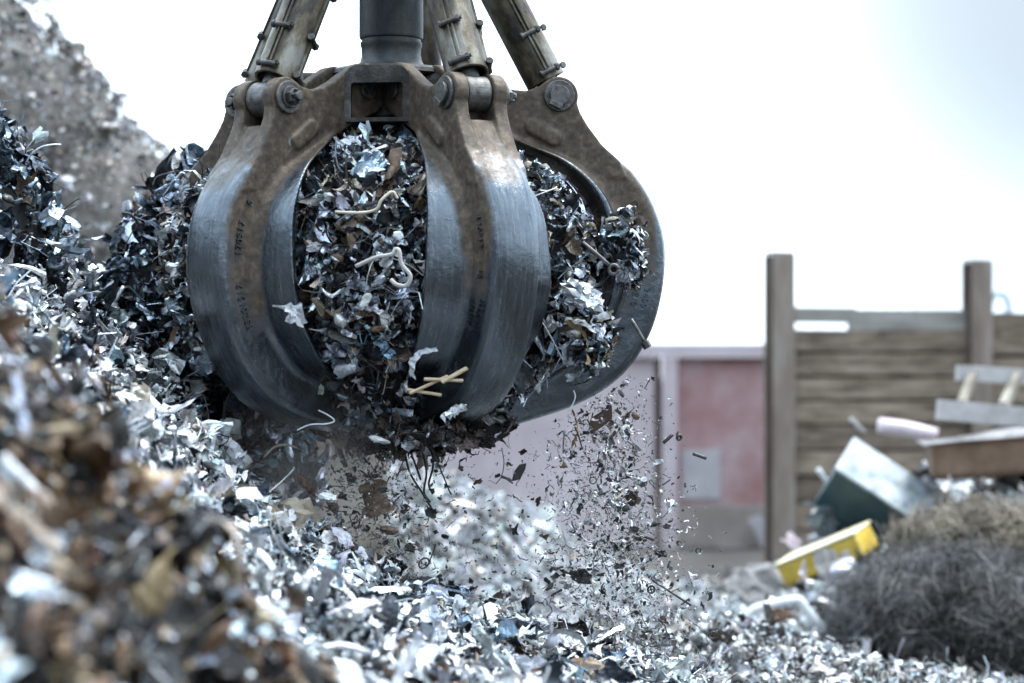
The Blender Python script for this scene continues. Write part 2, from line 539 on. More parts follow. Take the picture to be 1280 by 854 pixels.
def wirep(g, n=9, rad=0.02):
    """A bent wire, 3-sided tube."""
    a = g.normal(size=(3, 3)) * 0.4
    t_ = np.linspace(-1, 1, n)
    c = np.stack([t_, 0 * t_, 0 * t_], 1) + a[0] * np.sin(t_[:, None] * 2.2) + a[1] * (t_[:, None] ** 2) + a[2] * np.sin(t_[:, None] * 4 + 1) * 0.4
    V, Fc = tube_vf(c, rad, 3)
    V = np.array([tuple(v) for v in V])
    return V, np.array([f for f in Fc if len(f) == 4])

class Acc:
    """Collects many pieces into one mesh with colour and metalness per piece."""
    def __init__(self):
        self.V, self.F, self.C, self.M, self.MI, self.SM, self.n = [], [], [], [], [], [], 0

    def add(self, V, Fq, col=(0.1, 0.1, 0.1), met=0.0, mi=0, smooth=False):
        V = np.asarray(V, float)
        self.V.append(V)
        self.F.append(np.asarray(Fq) + self.n)
        self.C.append(np.broadcast_to(np.asarray(col, float), (len(V), 3)))
        self.M.append(np.broadcast_to(np.asarray(met, float), (len(V),)))
        self.MI.append(np.full(len(Fq), mi))
        self.SM.append(np.full(len(Fq), smooth))
        self.n += len(V)

    def many(self, shape, pos, rot, size, col, met, smooth=False):
        V, Fq = shape
        N = len(pos)
        if N == 0:
            return
        W = np.einsum('nij,vj->nvi', rot, V) * size[:, None, None] + pos[:, None, :]
        nv = len(V)
        self.V.append(W.reshape(-1, 3))
        self.F.append((Fq[None] + (np.arange(N) * nv)[:, None, None]).reshape(-1, 4) + self.n)
        self.C.append(np.repeat(col, nv, 0))
        self.M.append(np.repeat(met, nv))
        self.MI.append(np.zeros(N * len(Fq), int))
        self.SM.append(np.full(N * len(Fq), smooth))
        self.n += N * nv

    def build(self, name, mats, origin=(0, 0, 0), parent=None):
        V = np.concatenate(self.V) - np.asarray(origin)
        Fq = np.concatenate(self.F)
        me = bpy.data.meshes.new(name)
        me.vertices.add(len(V))
        me.vertices.foreach_set('co', V.astype(np.float32).ravel())
        me.loops.add(len(Fq) * 4)
        me.loops.foreach_set('vertex_index', Fq.astype(np.int32).ravel())
        me.polygons.add(len(Fq))
        me.polygons.foreach_set('loop_start', (np.arange(len(Fq)) * 4).astype(np.int32))
        me.polygons.foreach_set('loop_total', np.full(len(Fq), 4, np.int32))
        for m_ in mats:
            me.materials.append(m_)
        me.polygons.foreach_set('material_index', np.concatenate(self.MI).astype(np.int32))
        me.polygons.foreach_set('use_smooth', np.concatenate(self.SM))
        a = me.attributes.new('col', 'FLOAT_COLOR', 'POINT')
        c = np.ones((len(V), 4), np.float32)
        c[:, :3] = np.concatenate(self.C)
        a.data.foreach_set('color', c.ravel())
        a = me.attributes.new('met', 'FLOAT', 'POINT')
        a.data.foreach_set('value', np.concatenate(self.M).astype(np.float32))
        me.update(calc_edges=True)
        me.validate()
        o = link(name, me, None, parent)
        o.location = origin
        return o

glib = np.random.default_rng(11)
LIB = [shard(glib, 8, None, glib.uniform(.5, .85), None, int(glib.integers(5, 9))) for _ in range(34)] + [strip(glib) for _ in range(10)] + [lump(glib, 11) for _ in range(10)] + [wirep(glib, 9, glib.uniform(.008, .03)) for _ in range(10)]
NSH, NST, NLU, NWI = 34, 10, 10, 10
LIBLOW = [shard(glib, 4) for _ in range(20)]

#            weight  colour             metal  spread
PALE = [(0.26, (0.76, 0.83, 0.90), 0.85, 0.08), (0.42, (0.78, 0.83, 0.88), 0.12, 0.06), (0.26, (0.022, 0.030, 0.042), 0.5, 0.02),
        (0.045, (0.20, 0.13, 0.085), 0.1, 0.06), (0.03, (0.52, 0.46, 0.38), 0.0, 0.1), (0.04, (0.30, 0.42, 0.54), 0.7, 0.1)]
RUSTY = [(0.24, (0.60, 0.68, 0.78), 0.7, 0.12), (0.32, (0.15, 0.09, 0.05), 0.1, 0.06), (0.28, (0.018, 0.015, 0.014), 0.1, 0.01),
         (0.13, (0.36, 0.27, 0.17), 0.05, 0.1), (0.05, (0.74, 0.75, 0.76), 0.0, 0.06)]
DARK = [(0.42, (0.075, 0.092, 0.115), 0.85, 0.05), (0.33, (0.36, 0.44, 0.52), 0.92, 0.12), (0.14, (0.014, 0.016, 0.020), 0.1, 0.01),
        (0.06, (0.60, 0.68, 0.75), 0.8, 0.1), (0.03, (0.11, 0.07, 0.05), 0.1, 0.04), (0.02, (0.20, 0.34, 0.48), 0.5, 0.08)]
LOAD = [(0.42, (0.52, 0.59, 0.66), 0.85, 0.16), (0.25, (0.045, 0.052, 0.062), 0.5, 0.03), (0.08, (0.15, 0.10, 0.065), 0.1, 0.06),
        (0.08, (0.72, 0.74, 0.75), 0.1, 0.08), (0.08, (0.40, 0.34, 0.27), 0.1, 0.12), (0.03, (0.26, 0.40, 0.52), 0.6, 0.08), (0.06, (0.015, 0.014, 0.013), 0.0, 0.01)]
BROWNGREY = [(0.46, (0.40, 0.41, 0.42), 0.05, 0.10), (0.36, (0.27, 0.245, 0.22), 0.05, 0.07), (0.06, (0.12, 0.11, 0.10), 0.1, 0.04), (0.07, (0.62, 0.64, 0.67), 0.1, 0.1)]  # light and low in contrast: the far heap's haze is in these colours
WHITISH = [(0.74, (0.58, 0.61, 0.64), 0.1, 0.08), (0.12, (0.50, 0.52, 0.54), 0.1, 0.1), (0.07, (0.60, 0.54, 0.46), 0.0, 0.1), (0.07, (0.20, 0.2, 0.2), 0.1, 0.08)]
GREYISH = [(0.50, (0.62, 0.66, 0.69), 0.45, 0.14), (0.23, (0.34, 0.32, 0.30), 0.1, 0.12), (0.17, (0.10, 0.09, 0.08), 0.1, 0.05), (0.10, (0.74, 0.75, 0.76), 0.1, 0.08)]

def palette(g, pal, N):
    wts = np.array([p[0] for p in pal]); wts /= wts.sum()
    k = g.choice(len(pal), N, p=wts)
    base = np.array([p[1] for p in pal])[k]
    spr = np.array([p[3] for p in pal])[k]
    col = base * (1 + g.normal(size=(N, 1)) * 0.18) + g.normal(size=(N, 1)) * spr[:, None] * 0.6
    col = col * (1 + g.normal(size=(N, 3)) * 0.03)
    met = np.clip(np.array([p[2] for p in pal])[k] + g.normal(size=N) * 0.08, 0, 1)
    return np.clip(col, 0.006, 0.9), met

def frames(g, Nrm, tilt):
    """Rotations whose z axis scatters about the surface normals."""
    N = len(Nrm)
    z = Nrm + g.normal(size=(N, 3)) * tilt
    z /= np.linalg.norm(z, axis=1)[:, None]
    a = g.normal(size=(N, 3))
    x = a - (a * z).sum(1)[:, None] * z
    x /= np.linalg.norm(x, axis=1)[:, None]
    y = np.cross(z, x)
    return np.stack([x, y, z], 2)

def cover(acc, g, P, Nrm, pal, med, sig=0.42, tilt=0.6, mixw=(0.74, 0.12, 0.09, 0.05), lo=-0.3, hi=0.7, low=False, maxs=None):
    """Strew pieces over surface points P with normals Nrm."""
    N = len(P)
    size = med * np.exp(g.normal(size=N) * sig)
    if maxs: size = np.minimum(size, maxs)
    if pal is None:
        return
    col, met = palette(g, pal, N)
    rot = frames(g, Nrm, tilt)
    pos = P + Nrm * (g.uniform(lo, hi, N) * size)[:, None]
    if low:
        k = g.integers(0, len(LIBLOW), N)
        for i, sh in enumerate(LIBLOW):
            s_ = k == i
            acc.many(sh, pos[s_], rot[s_], size[s_], col[s_], met[s_])
        return
    ty = g.choice(4, N, p=mixw)
    base = np.array([0, NSH, NSH + NST, NSH + NST + NLU])[ty]
    k = base + g.integers(0, 10 ** 6, N) % np.array([NSH, NST, NLU, NWI])[ty]
    size = np.where(ty == 1, size * 1.7, np.where(ty == 3, np.minimum(size * 2.6, 0.12), np.where(ty == 2, size * 0.8, size)))
    for i, sh in enumerate(LIB):
        s_ = k == i
        acc.many(sh, pos[s_], rot[s_], size[s_], col[s_], met[s_], smooth=i % 3 == 0)

# ------------------------------------------------------------------ ground
me = mesh_pd('ground', [(-600, -200, 0), (600, -200, 0), (600, 1500, 0), (-600, 1500, 0)], [(0, 1, 2, 3)])
tag(link('ground', me, M_GROUND), kind='structure')

# ------------------------------------------------------------------ heaps as height fields
class Field:
    """Smooth height field through control points (polyharmonic spline)."""
    def __init__(self, pts):
        self.P = np.array([(p[0], p[1]) for p in pts]); z = np.array([p[2] for p in pts])
        n_ = len(z)
        A = np.zeros((n_ + 3, n_ + 3))
        A[:n_, :n_] = -np.linalg.norm(self.P[:, None] - self.P[None], axis=2)
        A[:n_, n_] = 1; A[:n_, n_ + 1:] = self.P
        A[n_:, :n_] = A[:n_, n_:].T
        A[:n_, :n_] += np.eye(n_) * 0.02
        self.w = np.linalg.solve(A, np.concatenate([z, np.zeros(3)]))

    def __call__(self, x, y, rough=1.0, seed=5):
        Q = np.stack([x, y], 1)
        z = -np.linalg.norm(Q[:, None] - self.P[None], axis=2) @ self.w[:-3] + self.w[-3] + Q @ self.w[-2:]
        q3 = np.stack([x, y, 0 * x], 1)
        return z + rough * (0.07 * fnoise(q3, seed, 3.2) + 0.035 * fnoise(q3, seed + 1, 9.0))

def field_heap(name, f, x0, x1, y0, y1, step, mask, density, pal, med, kwargs, seed, rough=1.0, zmin=-0.05, palf=None):
    g = np.random.default_rng(seed)
    acc = Acc()
    xs = np.arange(x0, x1 + step, step); ys = np.arange(y0, y1 + step, step)
    X, Y = np.meshgrid(xs, ys, indexing='ij')
    Z = np.maximum(f(X.ravel(), Y.ravel(), rough, seed), zmin) - 0.03
    V = np.stack([X.ravel(), Y.ravel(), Z], 1)
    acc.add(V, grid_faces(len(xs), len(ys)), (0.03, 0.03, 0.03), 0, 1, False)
    N = int(density * (x1 - x0) * (y1 - y0))
    x = g.uniform(x0, x1, N); y = g.uniform(y0, y1, N)
    k = mask(x, y)
    x, y = x[k], y[k]
    e = 0.03
    z = f(x, y, rough, seed)
    k = z > zmin + 0.02
    x, y, z = x[k], y[k], z[k]
    nx = -(f(x + e, y, rough, seed) - z) / e; ny = -(f(x, y + e, rough, seed) - z) / e
    Nr = np.stack([nx, ny, np.ones_like(nx)], 1)
    Nr /= np.linalg.norm(Nr, axis=1)[:, None]
    P = np.stack([x, y, z], 1)
    if palf is None:
        cover(acc, g, P, Nr, pal, med, **kwargs)
    else:
        for (sel, pl, md) in palf(g, x, y):
            cover(acc, g, P[sel], Nr[sel], pl, md, **kwargs)
    return acc

def A3(*l_):
    return [tuple(at(u, v, Y)) for (u, v, Y) in l_]

ctrl = A3((-250, 200, 5.2), (-80, 400, 5.2), (0, 452, 5.3), (60, 520, 5.3), (150, 615, 5.3), (240, 720, 5.3), (300, 800, 5.3), (360, 900, 5.4), (500, 1020, 5.6), (700, 1150, 5.8),
          (-40, 545, 4.95), (100, 700, 4.95), (220, 850, 4.95), (400, 1150, 4.95), (-60, 660, 4.5), (120, 830, 4.5), (300, 1080, 4.5), (-60, 900, 4.0), (120, 1050, 4.0), (300, 1350, 4.0), (-60, 1300, 3.2), (200, 1500, 3.2),
          (-40, 450, 6.1), (60, 552, 6.1), (150, 650, 6.1), (240, 760, 6.1), (330, 860, 6.2), (480, 930, 6.2),
          (-60, 420, 7.0), (60, 490, 7.0), (150, 590, 7.0), (270, 735, 6.9), (350, 830, 6.9), (480, 880, 7.0), (640, 905, 7.0), (800, 940, 7),
          (-60, 360, 8.4), (60, 425, 8.4), (150, 495, 8.4), (230, 600, 8.4), (330, 712, 8.4), (420, 766, 8.4), (520, 806, 8.4), (640, 838, 8.4), (760, 868, 8.4), (900, 910, 8.4),
          (-90, 280, 9.7), (60, 350, 9.7), (130, 400, 9.7), (230, 520, 9.7), (330, 638, 9.7), (420, 690, 9.7), (520, 738, 9.7), (640, 786, 9.7), (760, 826, 9.7), (880, 870, 9.7), (1050, 960, 9.7),
          (-120, 250, 11), (60, 330, 11), (140, 372, 11), (230, 480, 10.8), (330, 680, 10.8), (520, 800, 10.8), (700, 850, 10.8),
          (0, 420, 13), (200, 640, 13), (420, 830, 13), (700, 860, 13), (-200, 330, 14))
f_main = Field(ctrl)
def m_main(x, y):
    return (x > -0.255 * y - 0.7) & (x < 0.235 * y + 0.4)
def pal_main(g, x, y):
    d = y + 0.35 * fnoise(np.stack([x, y, 0 * x], 1), 31, 2.0) + 0.15 * g.normal(size=len(x))
    near = d < 6.3
    return [(near & (g.random(len(x)) < 0.75), RUSTY, 0.027), (~near, PALE, 0.0195), (~near & (g.random(len(x)) < 0.035), PALE, 0.045)]
acc = field_heap('scrap_heap', f_main, -4.2, 2.2, 2.3, 12.4, 0.06, m_main, 1320, None, 0.03, dict(tilt=0.75, sig=0.55, maxs=0.08, lo=-0.2, hi=1.5, mixw=(0.64, 0.14, 0.12, 0.10)), 21, palf=pal_main)
tag(acc.build('scrap_heap', [M_SCRAP, M_HEAPBASE]), 'long sloping heap of bright shredded aluminium scrap in front of the grapple', 'scrap heap', kind='stuff')

# low pale heap beyond, at the foot of the fall
ctrl2 = A3((560, 890, 12), (700, 830, 12.4), (760, 800, 12.5), (830, 788, 12.6), (900, 792, 12.8), (960, 785, 13), (1010, 800, 13), (1060, 828, 13), (1105, 852, 13), (1180, 842, 12.6), (1240, 856, 12.6), (1320, 880, 12.6)) + \
        A3((700, 900, 11), (830, 860, 11.2), (900, 860, 11.4), (1000, 870, 11.5), (1150, 900, 11.5), (1300, 940, 11.5)) + \
        [(-1.2, 14.5, 0.2), (0, 14.6, 0.15), (1, 14.8, 0.1), (2, 15, 0.05), (3.5, 15, 0.0), (3.5, 12, 0.1), (0, 10.3, 0.25), (1.4, 10.3, 0.1), (3, 10.3, 0.0), (-1.5, 10.5, 0.3)]
f_low = Field(ctrl2)
acc = field_heap('shred_mound', f_low, -1.6, 3.8, 10.2, 15.2, 0.07, lambda x, y: x < 0.26 * y + 0.3, 900, GREYISH, 0.023, dict(tilt=0.65, sig=0.5, maxs=0.06, mixw=(0.78, 0.10, 0.07, 0.05)), 23, rough=0.8)
tag(acc.build('shred_mound', [M_SCRAP, M_HEAPBASE]), 'low mound of grey and white shreds at the foot of the falling scrap', 'scrap heap', kind='stuff')

# pale blurred heap behind the falling scrap
def f_far(x, y, rough=1.0, seed=0):
    d = np.sqrt(((x + 0.72) / 1.25) ** 2 + ((y - 17.6) / 1.2) ** 2)
    h = 1.28 - 0.62 * d + 0.08 * np.exp(-d * d)
    q3 = np.stack([x, y, 0 * x], 1)
    return h + 0.10 * fnoise(q3, 77, 2.6)
acc = field_heap('pale_scrap_heap', f_far, -3.6, 2.6, 14.8, 20.6, 0.09, lambda x, y: x > -9, 900, WHITISH, 0.032, dict(tilt=0.6, sig=0.5, mixw=(0.88, 0.10, 0.02, 0.0)), 25)
tag(acc.build('pale_scrap_heap', [M_SCRAP, M_FARBASE]), 'whitish out of focus scrap heap behind the falling pieces', 'scrap heap', kind='stuff')

# ------------------------------------------------------------------ heaps as lumpy masses
def blob_points(g, ells, N, amp, freq, seed, ymax=0.55):
    """Points and normals on the union of ellipsoids (only the outer skin)."""
    Ps, Ns = [], []
    vol = np.array([e[1][0] * e[1][2] + e[1][0] * e[1][1] for e in ells]); vol = vol / vol.sum()
    for (c, r), wgt in zip(ells, vol):
        n_ = int(N * wgt)
        d = g.normal(size=(n_, 3)); d /= np.linalg.norm(d, axis=1)[:, None]
        c = np.array(c); r = np.array(r)
        k = 1 + amp * fnoise(c + d * r, seed, freq)
        P = c + d * r * k[:, None]
        Nn = d / r; Nn /= np.linalg.norm(Nn, axis=1)[:, None]
        ok = Nn[:, 1] < ymax
        for (c2, r2) in ells:
            if c2 is not c and not np.allclose(c2, c):
                ok &= (((P - np.array(c2)) / np.array(r2)) ** 2).sum(1) > 0.8
        Ps.append(P[ok]); Ns.append(Nn[ok])
    return np.concatenate(Ps), np.concatenate(Ns)

def blob_core(acc, ells, amp, freq, seed, shrink=0.93, n=26):
    th = np.linspace(0.02, PI - 0.02, n); ph = np.linspace(0, 2 * PI, 2 * n)
    T, Pp = np.meshgrid(th, ph, indexing='ij')
    D = np.stack([np.sin(T) * np.cos(Pp), np.sin(T) * np.sin(Pp), np.cos(T)], -1).reshape(-1, 3)
    for c, r in ells:
        c = np.array(c); r = np.array(r)
        k = shrink + amp * fnoise(c + D * r, seed, freq)
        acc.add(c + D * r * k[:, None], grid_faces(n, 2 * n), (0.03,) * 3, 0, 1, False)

def blob_heap(name, ells, N, pal, med, seed, amp=0.10, freq=4, low=False, ymax=0.55, **kw):
    g = np.random.default_rng(seed)
    acc = Acc()
    blob_core(acc, ells, amp, freq, seed)
    P, Nr = blob_points(g, ells, N, amp, freq, seed, ymax)
    cover(acc, g, P, Nr, pal, med, low=low, **kw)
    return acc

# tall heap far behind on the left
ells = [((-4.95, 17.6, 1.7), (2.25, 2.2, 4.0)), ((-3.22, 17.4, 2.85), (1.0, 1.2, 1.15)), ((-3.8, 17.4, 3.6), (1.0, 1.2, 1.1)), ((-3.6, 17.2, 0.8), (1.35, 1.6, 1.5))]
acc = blob_heap('tall_scrap_heap', ells, 46000, BROWNGREY, 0.026, 41, amp=0.075, freq=1.9, tilt=0.6, mixw=(0.86, 0.09, 0.05, 0.0))
tag(acc.build('tall_scrap_heap', [M_SCRAP, M_FARBASE]), 'tall brownish grey scrap heap rising out of focus into the sky', 'scrap heap', kind='stuff')

# dark bank at the left edge and the dark mass the grapple tears out
c1, c2, c3 = at(-40, 300, 10.1), at(10, 330, 10.0), at(60, 420, 10.0)
ells = [(tuple(at(-35, 285, 10.2)), (0.30, 0.40, 0.50)), (tuple(at(0, 330, 10.0)), (0.21, 0.35, 0.36)), (tuple(at(-70, 210, 10.4)), (0.33, 0.4, 0.32)), (tuple(at(60, 430, 9.95)), (0.24, 0.3, 0.22))]
acc = blob_heap('dark_scrap_bank', ells, 5200, DARK, 0.034, 43, amp=0.16, freq=5, tilt=0.8, sig=0.55, maxs=0.085, hi=1.2, mixw=(0.66, 0.08, 0.19, 0.07))
tag(acc.build('dark_scrap_bank', [M_SCRAP, M_HEAPBASE]), 'steep bank of dark crumpled sheet scrap at the picture edge above the bright heap', 'scrap heap', kind='stuff')

ells = [(tuple(at(262, 330, 10.75)), (0.34, 0.40, 0.42)), (tuple(at(215, 400, 10.6)), (0.26, 0.38, 0.38)), (tuple(at(290, 255, 10.7)), (0.20, 0.3, 0.18)),
        (tuple(at(200, 470, 10.5)), (0.30, 0.38, 0.36)), (tuple(at(290, 500, 10.6)), (0.34, 0.4, 0.34)), (tuple(at(345, 590, 10.75)), (0.14, 0.25, 0.20))]
acc = blob_heap('torn_scrap_mass', ells, 10500, DARK, 0.034, 47, amp=0.15, freq=5, tilt=0.8, sig=0.55, maxs=0.085, hi=1.2, mixw=(0.62, 0.08, 0.22, 0.08))
tag(acc.build('torn_scrap_mass', [M_SCRAP, M_HEAPBASE]), 'dark glinting mass of crushed scrap torn up between the heap and the grapple', 'scrap heap', kind='stuff')

# ------------------------------------------------------------------ the grapple
GX, GY = (489 - 640) / 290.0, 10.0
def zv(v):
    return EYE + (HZ - v) * S
BASE_V = 560
root = empty('orange_peel_grapple', (GX, GY, zv(BASE_V)))
tag(root, 'big steel orange peel grapple with five curved tines clutching a ball of scrap', 'grapple')
def gz(v):
    return (BASE_V - v) * S

PR, PV = 76, 122                     # pivot of a tine (radius, row)
def loc(r, v, lat=0.0):
    return Vector(((r - PR) * S, lat * S, (PV - v) * S))

prof = [  # crest (r, v), blade (r, v), half width of the blade
    ((232, 150), (140, 166), 36), ((262, 181), (175, 182), 45), ((300, 211), (225, 203), 62), ((322, 240), (258, 228), 75), ((336, 270), (280, 258), 83),
    ((344, 302), (293, 298), 88), ((344, 340), (298, 338), 90), ((337, 382), (292, 376), 88), ((324, 420), (276, 410), 84), ((300, 458), (255, 440), 78),
    ((270, 485), (228, 460), 70), ((229, 507), (195, 478), 60), ((183, 523), (158, 495), 48), ((135, 537), (120, 512), 35), ((95, 547), (86, 528), 24), ((66, 553), (62, 543), 13)]
def prof_curve(sub=5):
    a = catmull([(*p[0], *p[1], p[2]) for p in prof], sub)
    # the blade lies a little deeper than the ridge, more so along the belly of the tine
    for q in a:
        e_ = np.array([q[0] - q[2], q[1] - q[3]]); e_ /= np.linalg.norm(e_)
        dp = 9 * min(1, max(0, (q[4] - 36) / 35))
        q[4] *= 1 - 0.06 * min(1, max(0, (q[4] - 36) / 35))
        q[2] -= e_[0] * dp; q[3] -= e_[1] * dp
    return a
PC = prof_curve()

def section(row):
    """Closed cross-section of a tine, as (r, v, lateral) triples."""
    cr, cv, br, bv, wd = row
    C = np.array([cr, cv]); B = np.array([br, bv])
    tap = min(1.0, 0.45 + 0.55 * min(1, wd / 60))
    hw = (34.5 - 2 * min(1, max(0, (wd - 60) / 24))) * tap
    outer = [(wd, 0.0), (wd * 0.55 + hw * 0.5, 0.02), (hw * 1.22, 0.05), (hw * 1.05, 0.16), (hw * 1.0, 0.45), (hw * 0.97, 0.80), (hw * 0.88, 0.94), (hw * 0.6, 1.0), (hw * 0.2, 1.02)]
    d = (C - B)
    nrm = d / np.linalg.norm(d)
    th = 9.0
    o = []
    def put(lat, base):
        # the blade wraps round the ball: points further out sit at the same radius from the axis
        rr_ = base[0]
        drop = rr_ - math.sqrt(max(rr_ * rr_ - lat * lat, 1)) if rr_ > abs(lat) else 0
        o.append((rr_ - drop * 0.9, base[1], lat))
    for s_ in (1, -1):
        seq = outer if s_ == 1 else outer[::-1]
        for lat, k in seq:
            lat = max(lat, 0.5)
            put(s_ * lat, B + d * k)
    inn = B - nrm * th
    for q in (-1.0, -0.55, 0.0, 0.55, 1.0):
        put(q * (wd - 2), inn)
    return o

verts, faces = [], []
m_ = None
for row in PC:
    s_ = section(row)
    m_ = len(s_)
    verts += [loc(r, v, lat) for (r, v, lat) in s_]
for i in range(len(PC) - 1):
    for k in range(m_):
        k2 = (k + 1) % m_
        faces.append((i * m_ + k, i * m_ + k2, (i + 1) * m_ + k2, (i + 1) * m_ + k))
faces.append(tuple(range(m_ - 1, -1, -1)))
faces.append(tuple((len(PC) - 1) * m_ + k for k in range(m_)))
bm = bmesh.new()
bv_ = [bm.verts.new(v) for v in verts]
for f in faces:
    bm.faces.new([bv_[i] for i in f])
bmesh.ops.recalc_face_normals(bm, faces=bm.faces)

def circ(cx, cy, r, a0, a1, n_):
    return [(cx + r * math.cos(R(a0 + (a1 - a0) * k / (n_ - 1))), cy - r * math.sin(R(a0 + (a1 - a0) * k / (n_ - 1)))) for k in range(n_)]

plate = (circ(76, 122, 33, 235, 60, 12) + [(108, 99), (128, 108), (148, 114), (166, 115), (181, 110)] + circ(207, 121, 24.5, 130, -20, 10)
         + [(234, 142), (243, 157), (262, 182), (284, 201), (292, 222), (262, 222), (225, 210), (175, 190), (135, 172), (100, 160)])
def prism(bm, poly, l0, l1):
    a = [bm.verts.new(loc(r, v, l0)) for r, v in poly]
    b_ = [bm.verts.new(loc(r, v, l1)) for r, v in poly]
    n_ = len(poly)
    fs = [bm.faces.new(a), bm.faces.new(b_[::-1])]
    for k in range(n_):
        fs.append(bm.faces.new((a[k], b_[k], b_[(k + 1) % n_], a[(k + 1) % n_])))
    bmesh.ops.recalc_face_normals(bm, faces=fs)
prism(bm, plate, 17, 35)
prism(bm, plate, -35, -17)
# the web that closes the fork below the slot and the arm's underside
prism(bm, [(150, 150), (190, 150), (226, 168), (256, 186), (280, 205), (262, 222), (225, 210), (175, 190), (140, 172)], -20, 20)
prism(bm, [(100, 132), (150, 140), (160, 172), (110, 160)], -20, 20)
# oval casting bosses on both cheeks
for s_ in (1, -1):
    poly = []
    for k in range(20):
        a = 2 * PI * k / 20
        ex = 15 * (1 if math.cos(a) > 0 else -1) + 9 * math.cos(a)
        ey = 9 * math.sin(a)
        ca, sa = math.cos(R(27)), math.sin(R(27))
        poly.append((187 + ex * ca - ey * sa, 167 + ex * sa + ey * ca))
    prism(bm, poly, s_ * 30, s_ * 38.5)
tmp_me = bpy.data.meshes.new('tine_raw')
bm.to_mesh(tmp_me); bm.free()
tmp = bpy.data.objects.new('tine_raw', tmp_me)
COL.objects.link(tmp)
md = tmp.modifiers.new('r', 'REMESH'); md.mode = 'VOXEL'; md.voxel_size = 0.0062; md.use_smooth_shade = True
md = tmp.modifiers.new('s', 'SMOOTH'); md.factor = 0.5; md.iterations = 5
bpy.context.view_layer.update()
dg = bpy.context.evaluated_depsgraph_get()
TINE = bpy.data.meshes.new_from_object(tmp.evaluated_get(dg), depsgraph=dg)
TINE.name = 'tine'
bpy.data.objects.remove(tmp)
TINE.materials.clear()
TINE.materials.append(M_TINE)
TINE.shade_smooth()
# wear: how much a place is rubbed by sliding scrap (ridge top and blades below the arm)
nv = len(TINE.vertices)
co = np.empty(nv * 3, np.float32); TINE.vertices.foreach_get('co', co); co = co.reshape(-1, 3)
rr_v = co[:, 0] / S + PR; vv_v = PV - co[:, 2] / S; ll_v = co[:, 1] / S
cur = np.array(PC)
best = np.full(nv, 1e9); k01 = np.zeros(nv); 
for q in cur:
    dx, dy = q[0] - q[2], q[1] - q[3]
    hh = dx * dx + dy * dy
    k_ = ((rr_v - q[2]) * dx + (vv_v - q[3]) * dy) / hh
    dd_ = abs((rr_v - q[2]) * dy - (vv_v - q[3]) * dx) / math.sqrt(hh) + 60 * np.maximum(0, -0.4 - k_) + 60 * np.maximum(0, k_ - 1.4)
    u_ = dd_ < best
    best[u_] = dd_[u_]; k01[u_] = k_[u_]
along = np.clip((vv_v - 150) / 75, 0, 1)
crest = np.clip((k01 - 0.72) / 0.2, 0, 1)
blade = np.clip((abs(ll_v) - 40) / 10, 0, 1)
lowr = np.clip((vv_v - 230) / 200, 0, 1)
wear_v = along * np.clip(0.05 + 0.62 * np.maximum(crest, blade) + 0.62 * lowr, 0, 0.95)
ed = np.empty(len(TINE.edges) * 2, np.int32); TINE.edges.foreach_get('vertices', ed); ed = ed.reshape(-1, 2)
deg = np.bincount(ed.ravel(), minlength=nv)
for _ in range(14):
    acc_w = np.bincount(ed[:, 0], wear_v[ed[:, 1]], nv) + np.bincount(ed[:, 1], wear_v[ed[:, 0]], nv)
    wear_v = 0.4 * wear_v + 0.6 * acc_w / np.maximum(deg, 1)
a = TINE.attributes.new('wear', 'FLOAT', 'POINT')
a.data.foreach_set('value', wear_v.astype(np.float32))
TINE_BVH = BVHTree.FromPolygons([tuple(v) for v in co], [tuple(p.vertices) for p in TINE.polygons])

# raised casting numbers
arc = [np.array([c[2] + (c[0] - c[2]) * 0.42, c[3] + (c[1] - c[3]) * 0.42]) for c in PC]
alen = np.concatenate([[0], np.cumsum([np.linalg.norm(b_ - a_) for a_, b_ in zip(arc, arc[1:])])])
arc = np.array(arc)
def arc_at(s_):
    return np.array([np.interp(s_, alen, arc[:, 0]), np.interp(s_, alen, arc[:, 1])])
def arc_of_v(v):
    return float(np.interp(v, arc[:14, 1], alen[:14]) if False else alen[int(np.argmin(abs(arc[:60, 1] - v)))])

def lettering(text, vmid, lat, size, side, up=True, off=0.0):
    cu = bpy.data.curves.new('t', 'FONT')
    cu.body = text; cu.size = 1.0; cu.extrude = 0.12; cu.align_x = 'CENTER'; cu.align_y = 'CENTER'; cu.space_character = 1.15
    cu.resolution_u = 3
    ob = bpy.data.objects.new('t', cu)
    COL.objects.link(ob)
    bpy.context.view_layer.update()
    dg_ = bpy.context.evaluated_depsgraph_get()
    me_ = bpy.data.meshes.new_from_object(ob.evaluated_get(dg_), depsgraph=dg_)
    bpy.data.objects.remove(ob)
    s0 = arc_of_v(vmid)
    for v in me_.vertices:
        x, y, z = v.co
        s_ = s0 - x * size * (1 if up else -1)
        p = arc_at(s_)
        t_ = arc_at(s_ + 2) - arc_at(s_ - 2); t_ /= np.linalg.norm(t_)
        e_ = np.array([-t_[1], t_[0]])
        if e_[0] < 0: e_ = -e_
        if p[1] > 480: e_ = e_
        q = loc(p[0] + e_[0] * (y * size + off), p[1] + e_[1] * (y * size + off), lat)
        hit, nr, _i, _d = TINE_BVH.find_nearest(q)
        v.co = hit + nr * (0.0085 if z > 0 else -0.004)
    me_.materials.clear(); me_.materials.append(M_TINE)
    a_ = me_.attributes.new('wear', 'FLOAT', 'POINT')
    a_.data.foreach_set('value', np.full(len(me_.vertices), 0.55, np.float32))
    me_.name = 'cast_lettering'
    return me_

